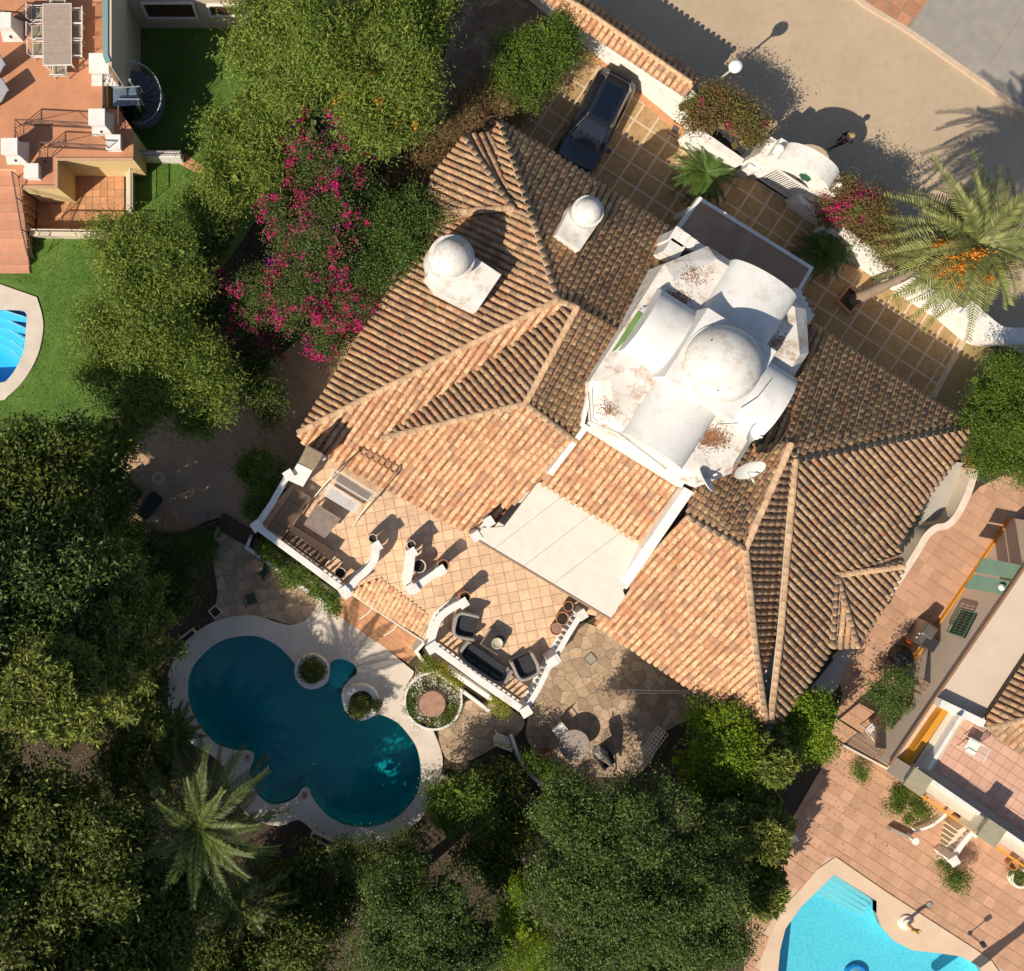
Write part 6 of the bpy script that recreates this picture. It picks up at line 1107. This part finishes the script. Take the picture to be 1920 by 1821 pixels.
W_ = [v + wn_ * .12 for v in W_]; fr = MB()
for i_ in range(4): MB().tube([W_[i_], W_[(i_ + 1) % 4]], .025, 6).build('frame', GB, w)
for k in range(1, 9): MB().tube([W_[0].lerp(W_[1], k / 9), W_[3].lerp(W_[2], k / 9)], .012, 4).build('bar', GB, w)
for k in (1, 2): MB().tube([W_[0].lerp(W_[3], k / 3), W_[1].lerp(W_[2], k / 3)], .014, 4).build('bar', GB, w)
for q in ([(1843, 1046), (1917, 1060), (1904, 1087), (1828, 1073)], [(1826, 1077), (1902, 1091), (1889, 1117), (1808, 1102)]): MB().prism(XY(q, 2.45), 2.42, 2.45).build('glass_canopy_panel', M('green_canopy_glass', (.16, .23, .16), (.13, .2, .14), 2, .2), h2)
MB().lathe(P(1877, 1101, 2.5), [(.1, 0), (.15, .05), (.1, .12), (0, .15)], 14).build('canopy_lamp', WHITE, h2, smooth=True)
MB().band(XY([(1975, 985), (1886, 1117), (1765, 1294), (1668, 1437)], 2.72), .1, 2.651, 2.72).build('gutter', M('brown_gutter', (.28, .15, .08), (.22, .12, .07), 5, .8), h2)
MB().prism(XY([(1808, 1346), (1752, 1445), (1925, 1568), (2050, 1650), (2050, 1440), (1925, 1420), (1850, 1368)], 2.66), 2.651, 2.66).build('terrace_bed', GROUTL, h2)
ftl = MB().prism(XY([(1809, 1348), (1753, 1444), (1925, 1566), (2048, 1650), (2048, 1442), (1925, 1422), (1850, 1370)], 2.661), 2.66, 2.663).build('terrace_floor', GROUTL, h2)
pave(XY([(1810, 1349), (1754, 1443), (1925, 1564), (1960, 1580), (1960, 1450), (1925, 1422), (1850, 1371)], 2.664), 2.664, ftl, M('pink_terrace_tile', (.6, .36, .26), (.54, .31, .22), 2, .8, rand=.1), cell=.42, rz=math.radians(-33), gap=.01, name='floor_tile', limit=200)
for q, w_, z0, z1, mt, nm in (([(1726, 1462), (1925, 1600), (2050, 1685)], .5, 2.65, 3.2, CREAM, 'parapet'), ([(1735, 1456), (1925, 1588), (2050, 1672)], .16, 3.0, 3.4, WHITE, 'parapet_coping'), ([(1707, 1478), (1925, 1628)], .09, 2.3, 2.6, ORG, 'ochre_trim'), ([(1777, 1326), (1703, 1433)], .26, 2.6, 3.05, ORG, 'ochre_tile_ledge'), ([(1790, 1334), (1722, 1438)], .4, 2.6, 2.98, CREAM, 'ledge'), ([(1803, 1344), (1741, 1443)], .15, 2.65, 3.35, WHITE, 'terrace_wall'), ([(1764, 1319), (1846, 1358)], .34, 2.65, 3.1, WHITE, 'terrace_wall')):
    MB().band(XY(q, z1), w_, z0, z1).build(nm, mt, h2)
for q in ((1721, 1466), (1859, 1562)): c = P(*q, 4.0); MB().box((c.x, c.y, 3.3), (.72, .72, 1.3), -.6).build('pillar', CREAM, h2); MB().box((c.x, c.y, 3.98), (.88, .86, .1), -.6).build('pillar_cap', M('green_grey_slab', (.34, .3, .2), (.27, .24, .16), 6, .9, .3, 40), h2)
tl = []
r1 = [(1850, 1364, 3.0), (1850, 1344, 3.0), (1928, 1226, 3.0), (2050, 1060, 3.0), (2050, 1330, 4.6), (1925, 1348, 3.7)]; r2 = [(1850, 1364, 3.0), (1925, 1348, 3.7), (2050, 1330, 4.8), (2050, 1490, 3.0), (1925, 1424, 3.0)]
slab(facet(r1, (-.9, -.42), tl), UNDER, h2); slab(facet(r2, (-.55, .83), tl), UNDER, h2); lay_tiles(tl, h2, TILE, PAN_OLD, 150)
CAPS.clear(); ridge([(1850, 1364, 3.0), (1925, 1348, 3.75), (2050, 1330, 4.7)], h2, CAPM); lay_caps.__call__() if False else None
for m_c, par, mt in CAPS: link('ridge_tile', np_mesh('ridge_tile', CT[0], CT[1], mt), par, ROOT[par.name].inverted() @ m_c)
chair('garden_chair', 'white plastic chair on the pillared roof terrace', 'chair', 1822, 1400, 2.68, 2.6, WHITE, w=.55, d=.5)
balustrade('curved white balustrade beside the steps below the pillared terrace', [(1828, 1558), (1808, 1580), (1786, 1612)], z0=.02, hgt=1.0, w=.22, step=.2, group='', curve=True)
t = thing('outdoor_steps', 'pale steps with dark gaps left of the curved white balustrade', 'steps', P(1780, 1580))
for k in range(8): a = P(1768 + k * 5.6, 1604 - k * 7.2, .1 + k * .13); MB().box((a.x, a.y, (.1 + k * .13) / 2), (.55, .13, .1 + k * .13), .55).build('step', CREAM, t)
t = thing('garden_wall', 'thin white curved edging by the round trimmed bush', 'wall', P(1740, 1540)); MB().band(XY(spline([(1709, 1553), (1735, 1545), (1755, 1532), (1769, 1518)], 4, False)), .12, 0, .3).build('wall', WHITE, t)
t = thing('bird_table', 'small white pedestal with a dark bird ornament at the corner of the low wall', 'ornament', P(1700, 1566)); MB().band(XY([(1663, 1549), (1703, 1568)]), .14, 0, .3).build('wall', GREYC, t); MB().lathe(P(1701, 1566), [(.14, 0), (.08, .1), (.08, .5), (.16, .6), (.16, .64)], 12).build('pedestal', WHITE, t)
c = P(1697, 1729, .06); t = thing('garden_statue', 'small gilded statue on a round base on the peach pool deck', 'statue', c); MB().lathe(c, [(.34, 0), (.33, .08), (.22, .1), (.2, .2)], 22).build('base', CONC, t); GLD = M('gilded_stone', (.5, .32, .1), (.4, .26, .1), 9, .6)
skinned('figure', [((0, 0, .2), .1), ((0, 0, .5), .08), ((.02, 0, .75), .1), ((.02, 0, .88), .05), ((.03, 0, .98), .075), ((.16, .05, .7), .04), ((.24, .02, .85), .035), ((-.14, -.05, .68), .04)], [(0, 1), (1, 2), (2, 3), (3, 4), (2, 5), (5, 6), (2, 7)], GLD, t, 1)
c = P(1742, 1697, .03); t = thing('drain_cover', 'small round grey drain cover in the terracotta patio', 'drain cover', c); MB().lathe(c, [(.14, 0), (.14, .01), (.09, .012)], 20).build('lid', GREYC, t); MB().tube([(c.x + .15 * math.cos(a), c.y + .15 * math.sin(a), .04) for a in [k * .524 for k in range(13)]], .012, 5, caps=False).build('rim', IRON, t)
c = P(1818, 1750, .02); t = thing('garden_lamp', 'short dark garden lamp beside the peach pool deck casting a thin shadow', 'lamp', c); MB().tube([c, c + Vector((0, 0, .85))], .025, 8).build('pole', IRON, t); MB().box(c + Vector((0, 0, .9)), (.2, .2, .16), .5).build('lamp_head', M('dark_lamp', (.03, .03, .04), rough=.4), t); MB().lathe(c, [(.1, 0), (.09, .04)], 12).build('foot', IRON, t)
c = P(1905, 1642); t = thing('round_planter', 'round pale planter ring with a low plant at the right edge of the patio', 'planter', c); MB().lathe(c, [(.42, 0), (.44, .3), (.34, .32), (.3, .2)], 24).build('rim', CONC, t, smooth=True); MB().lathe(c, [(.32, .0), (.32, .24)], 20).build('soil', SOIL, t)
plant('planter_bush', 'low plant inside the round planter at the right edge of the patio', 'plant', [(1905, 1641, .3, 12)], L_CIT, 30, trunk=False, per=30, srad=.08, size=.07)
c = P(1888, 1615); t = thing('flower_pot', 'orange clay pot below the pillared terrace wall', 'flower pot', c); MB().lathe(c, [(.14, 0), (.2, .35), (.23, .42), (.18, .42), (.14, .2)], 16).build('pot', POT, t, smooth=True)
# barbecue corner
wr = math.atan2(wd.y, wd.x); c = P(1738, 1192, .9); t = thing('barbecue', 'steel barbecue with a black lid and side shelf against the beige wall', 'barbecue', (c.x, c.y, .02), wr); ST = M('brushed_steel', (.32, .3, .28), (.24, .22, .2), 20, .35, metal=.8)
MB().box((0, 0, .45), (1.1, .5, .8)).build('cabinet', ST, t, local=True, bevel=.02); MB().box((-.22, -.05, .93), (.6, .52, .16)).build('lid', ST, t, local=True, bevel=.06); MB().box((.2, .35, .88), (.55, .55, .05)).build('side_shelf', CUSH, t, local=True); MB().tube([(-.5, -.34, .9), (.05, -.34, .9)], .015, 6).build('handle', ST, t, local=True)
for x in (-.35, -.15, .1, .3): MB().tube([(x, -.25, .78), (x, -.3, .78)], .03, 8).build('knob', WHITE, t, local=True)
c = P(1704, 1203, .2); t = thing('gas_bottle', 'small orange gas bottle beside the steel barbecue', 'gas bottle', (c.x, c.y, .02)); MB().lathe((c.x, c.y, .02), [(.13, 0), (.14, .05), (.14, .35), (.08, .42), (.04, .45)], 14).build('body', M('orange_enamel', (.6, .1, .02), rough=.4), t, smooth=True); MB().tube([(c.x, c.y, .45), (c.x, c.y, .54)], .035, 8).build('valve', ST, t)
c = P(1694, 1232, .5); t = thing('covered_barbecue', 'round thing under a crumpled shiny black cover beside the steel barbecue', 'barbecue', (c.x, c.y, .02)); CVR = M('shiny_black_plastic', (.015, .015, .017), (.03, .03, .033), 8, .25, 1., 7, bdist=.12)
rr = random.Random(9); mb = MB(); mb.lathe((0, 0, 0), [(.42, 0), (.46, .3), (.43, .6), (.3, .78), (.12, .85), (0, .86)], 22); mb.v = [Vector((v.x * rr.uniform(.88, 1.1), v.y * rr.uniform(.88, 1.1), v.z + rr.uniform(-.04, .04))) for v in mb.v]; mb.build('cover', CVR, t, local=True); MB().tube([(.45, 0, .05), (.47, .2, .05), (.3, .4, .06)], .02, 5).build('hem', CVR, t, local=True)
chair('garden_bench', 'white ornate bench under the leggy shrub by the reed screen', 'bench', 1697, 1302, .03, -.7, WHITE, w=1.0, d=.45, slats=9)
chair('garden_bench', 'white slatted bench at the lower end of the reed screen', 'bench', 1638, 1372, .03, .6, WHITE, w=.7, d=.5, slats=6)
c = P(1660, 1366, .9); t = thing('pedestal', 'white stone pedestal with a cross arm beside the slatted bench', 'pedestal', (c.x, c.y, .02)); MB().box((c.x, c.y, .45), (.2, .2, .9), .4).build('column', WHITE, t, bevel=.02); MB().box((c.x, c.y, .94), (.9, .12, .08), .65).build('arm', WHITE, t)
t = thing('reed_screen', 'brown reed mat roof beside the beige house wall with a rounded opening', 'screen', P(1680, 1400)); RQ = XY([(1582, 1396), (1612, 1372), (1640, 1402), (1668, 1405), (1700, 1385), (1722, 1350), (1730, 1310), (1722, 1268), (1760, 1292), (1700, 1385), (1664, 1440)], 1.9)
REED = M('reed', (.26, .17, .11), (.19, .12, .08), 12, .9, rand=.35); MB().prism(RQ, 1.84, 1.86).build('mat', M('reed_backing', (.14, .09, .06), (.11, .07, .05), 6, .95), t); pave(RQ, 1.861, t, REED, cell=.055, cell2=1.3, rz=math.radians(57), gap=.006, hgt=.02, name='reed', limit=0)
for q in ((1584, 1396), (1614, 1375), (1725, 1300)): c = P(*q, 1.85); MB().tube([(c.x, c.y, 0), (c.x, c.y, 1.84)], .04, 6).build('post', WOOD, t)
MB().band(XY([(1582, 1398), (1664, 1442)], 1.95), .09, 1.75, 1.95).build('rail', CREAM, t)
c = P(1712, 1330, .03); t = thing('hollow', 'dark oval pond edged with stone under the reed opening', 'hollow', c); MB().lathe(c, [(.75, 0), (.75, .06), (.62, .08), (.6, .03)], 28, 1.5).build('edge', M('dark_stone', (.1, .08, .07), (.07, .06, .05), 6, .9), t); MB().lathe(c, [(.6, .03), (.58, .04)], 24, 1.5).build('bottom', M('hollow_shade', (.02, .035, .035), rough=.15), t)  # dark bottom puts the shade of an open hole into the colour
c = P(1462, 1583, .5); t = thing('sun_lounger', 'white lounger mostly hidden under the spiky conifer', 'sun lounger', (c.x, c.y, .03), .6)
MB().box((0, 0, .3), (1.3, .5, .05)).build('seat', WHITE, t, local=True); MB().box((.6, 0, .5), (.5, .5, .04), m=Matrix.Rotation(-.8, 4, 'Y')).build('backrest', WHITE, t, local=True)
for x in (-.5, .4): MB().box((x, 0, .14), (.05, .45, .28)).build('leg', WHITE, t, local=True)
palm('fan_palm', 'tall slim palm just beyond the lower right corner whose trunk shadow crosses the pool deck', 'palm', (1742, 1872), (2160, 2260), 11, 1.6, 20, PALMG, .3, 20, trunk_r=.22, seed=12)
# ---------------------------------------------------------------- fallen leaves and litter
def litter(name, poly, z, n, mat, size=.06, seed=1):
    q = XY(poly, z); xs = [a for a, b in q]; ys = [b for a, b in q]; r = random.Random(seed); pts = []
    while len(pts) < n:
        x, y = r.uniform(min(xs), max(xs)), r.uniform(min(ys), max(ys))
        if inpoly(x, y, q): pts.append((x, y, z + r.uniform(.012, .03)))
    rng = np.random.default_rng(seed); V = leaf_verts(np.array(pts), np.array([0, 0, 3.]), size, .6, rng); V[:, :, 2] = V[:, :, 2] * .15 + z * .85 + .02
    tag(link(name, np_mesh(name, V.reshape(-1, 3), np.arange(len(V) * 4).reshape(-1, 4), mat)), kind='stuff')
DRY = leafmat('dry_leaf', (.26, .15, .06), (.16, .09, .04), .8, .4, .1); MAGL = leafmat('fallen_petal', (.45, .05, .16), (.3, .1, .08), .8, .3, .1)
litter('fallen_leaves', [(230, 860), (480, 700), (690, 560), (700, 740), (560, 900), (480, 990), (250, 980)], .01, 900, DRY, .07, 1)
litter('fallen_leaves', [(780, 40), (960, 0), (1000, 60), (860, 300), (760, 400), (790, 200)], .01, 1400, DRY, .08, 2)
litter('fallen_petals', [(1440, 130), (1560, 330), (1900, 560), (1900, 330), (1600, 250), (1500, 60)], .01, 160, DRY, .05, 3)
litter('fallen_petals', [(600, 640), (700, 560), (690, 680), (600, 720)], .01, 160, MAGL, .06, 4)
litter('fallen_leaves', [(1120, 200), (1300, 300), (1480, 420), (1640, 520), (1800, 640), (1740, 740), (1500, 600), (1260, 440), (1100, 330)], .045, 260, DRY, .05, 5)
litter('fallen_leaves', [(700, 1545), (790, 1480), (815, 1490), (785, 1540), (735, 1572), (660, 1580)], .06, 90, DRY, .06, 6)
litter('fallen_leaves', [(1560, 1300), (1700, 1430), (1700, 1600), (1600, 1600), (1500, 1640), (1480, 1560)], .02, 300, DRY, .06, 7)
litter('fallen_leaves', [(1000, 1340), (1100, 1200), (1290, 1290), (1200, 1430), (1060, 1440)], .03, 260, DRY, .055, 8)
litter('ground_litter', [(-40, 900), (400, 1000), (420, 1160), (330, 1200), (320, 1400), (460, 1550), (800, 1600), (1000, 1450), (1100, 1821), (-40, 1821)], .0, 6000, DRY, .1, 9)
DEB = leafmat('rusty_debris', (.3, .14, .06), (.16, .08, .04), .9, .5, .05)
def debris(name, cx, cy, z, rx, n, seed):
    c = P(cx, cy, z); rng = np.random.default_rng(seed); p = rng.normal(size=(n, 3)) * np.array([rx, rx * .7, 0]) * .55; p = p + np.array([c.x, c.y, z + .008]); V = leaf_verts(p, np.array([0, 0, 4.]), .055, .8, rng); V[:, :, 2] = z + .006 + (V[:, :, 2] - z) * .1
    inv = np.array(ROOT['villa'].inverted()); V = V.reshape(-1, 3) + inv[:3, 3]; tag(link(name, np_mesh(name, V, np.arange(len(V)).reshape(-1, 4), DEB), villa), kind='stuff')
debris('roof_debris', 1264, 566, 6.2, .5, 1100, 21); debris('roof_debris', 1335, 822, 6.2, .55, 1300, 22); debris('roof_debris', 1455, 640, 6.2, .35, 260, 23); debris('roof_debris', 1300, 520, 6.2, .5, 260, 24); debris('roof_debris', 1140, 770, 6.2, .4, 200, 25)
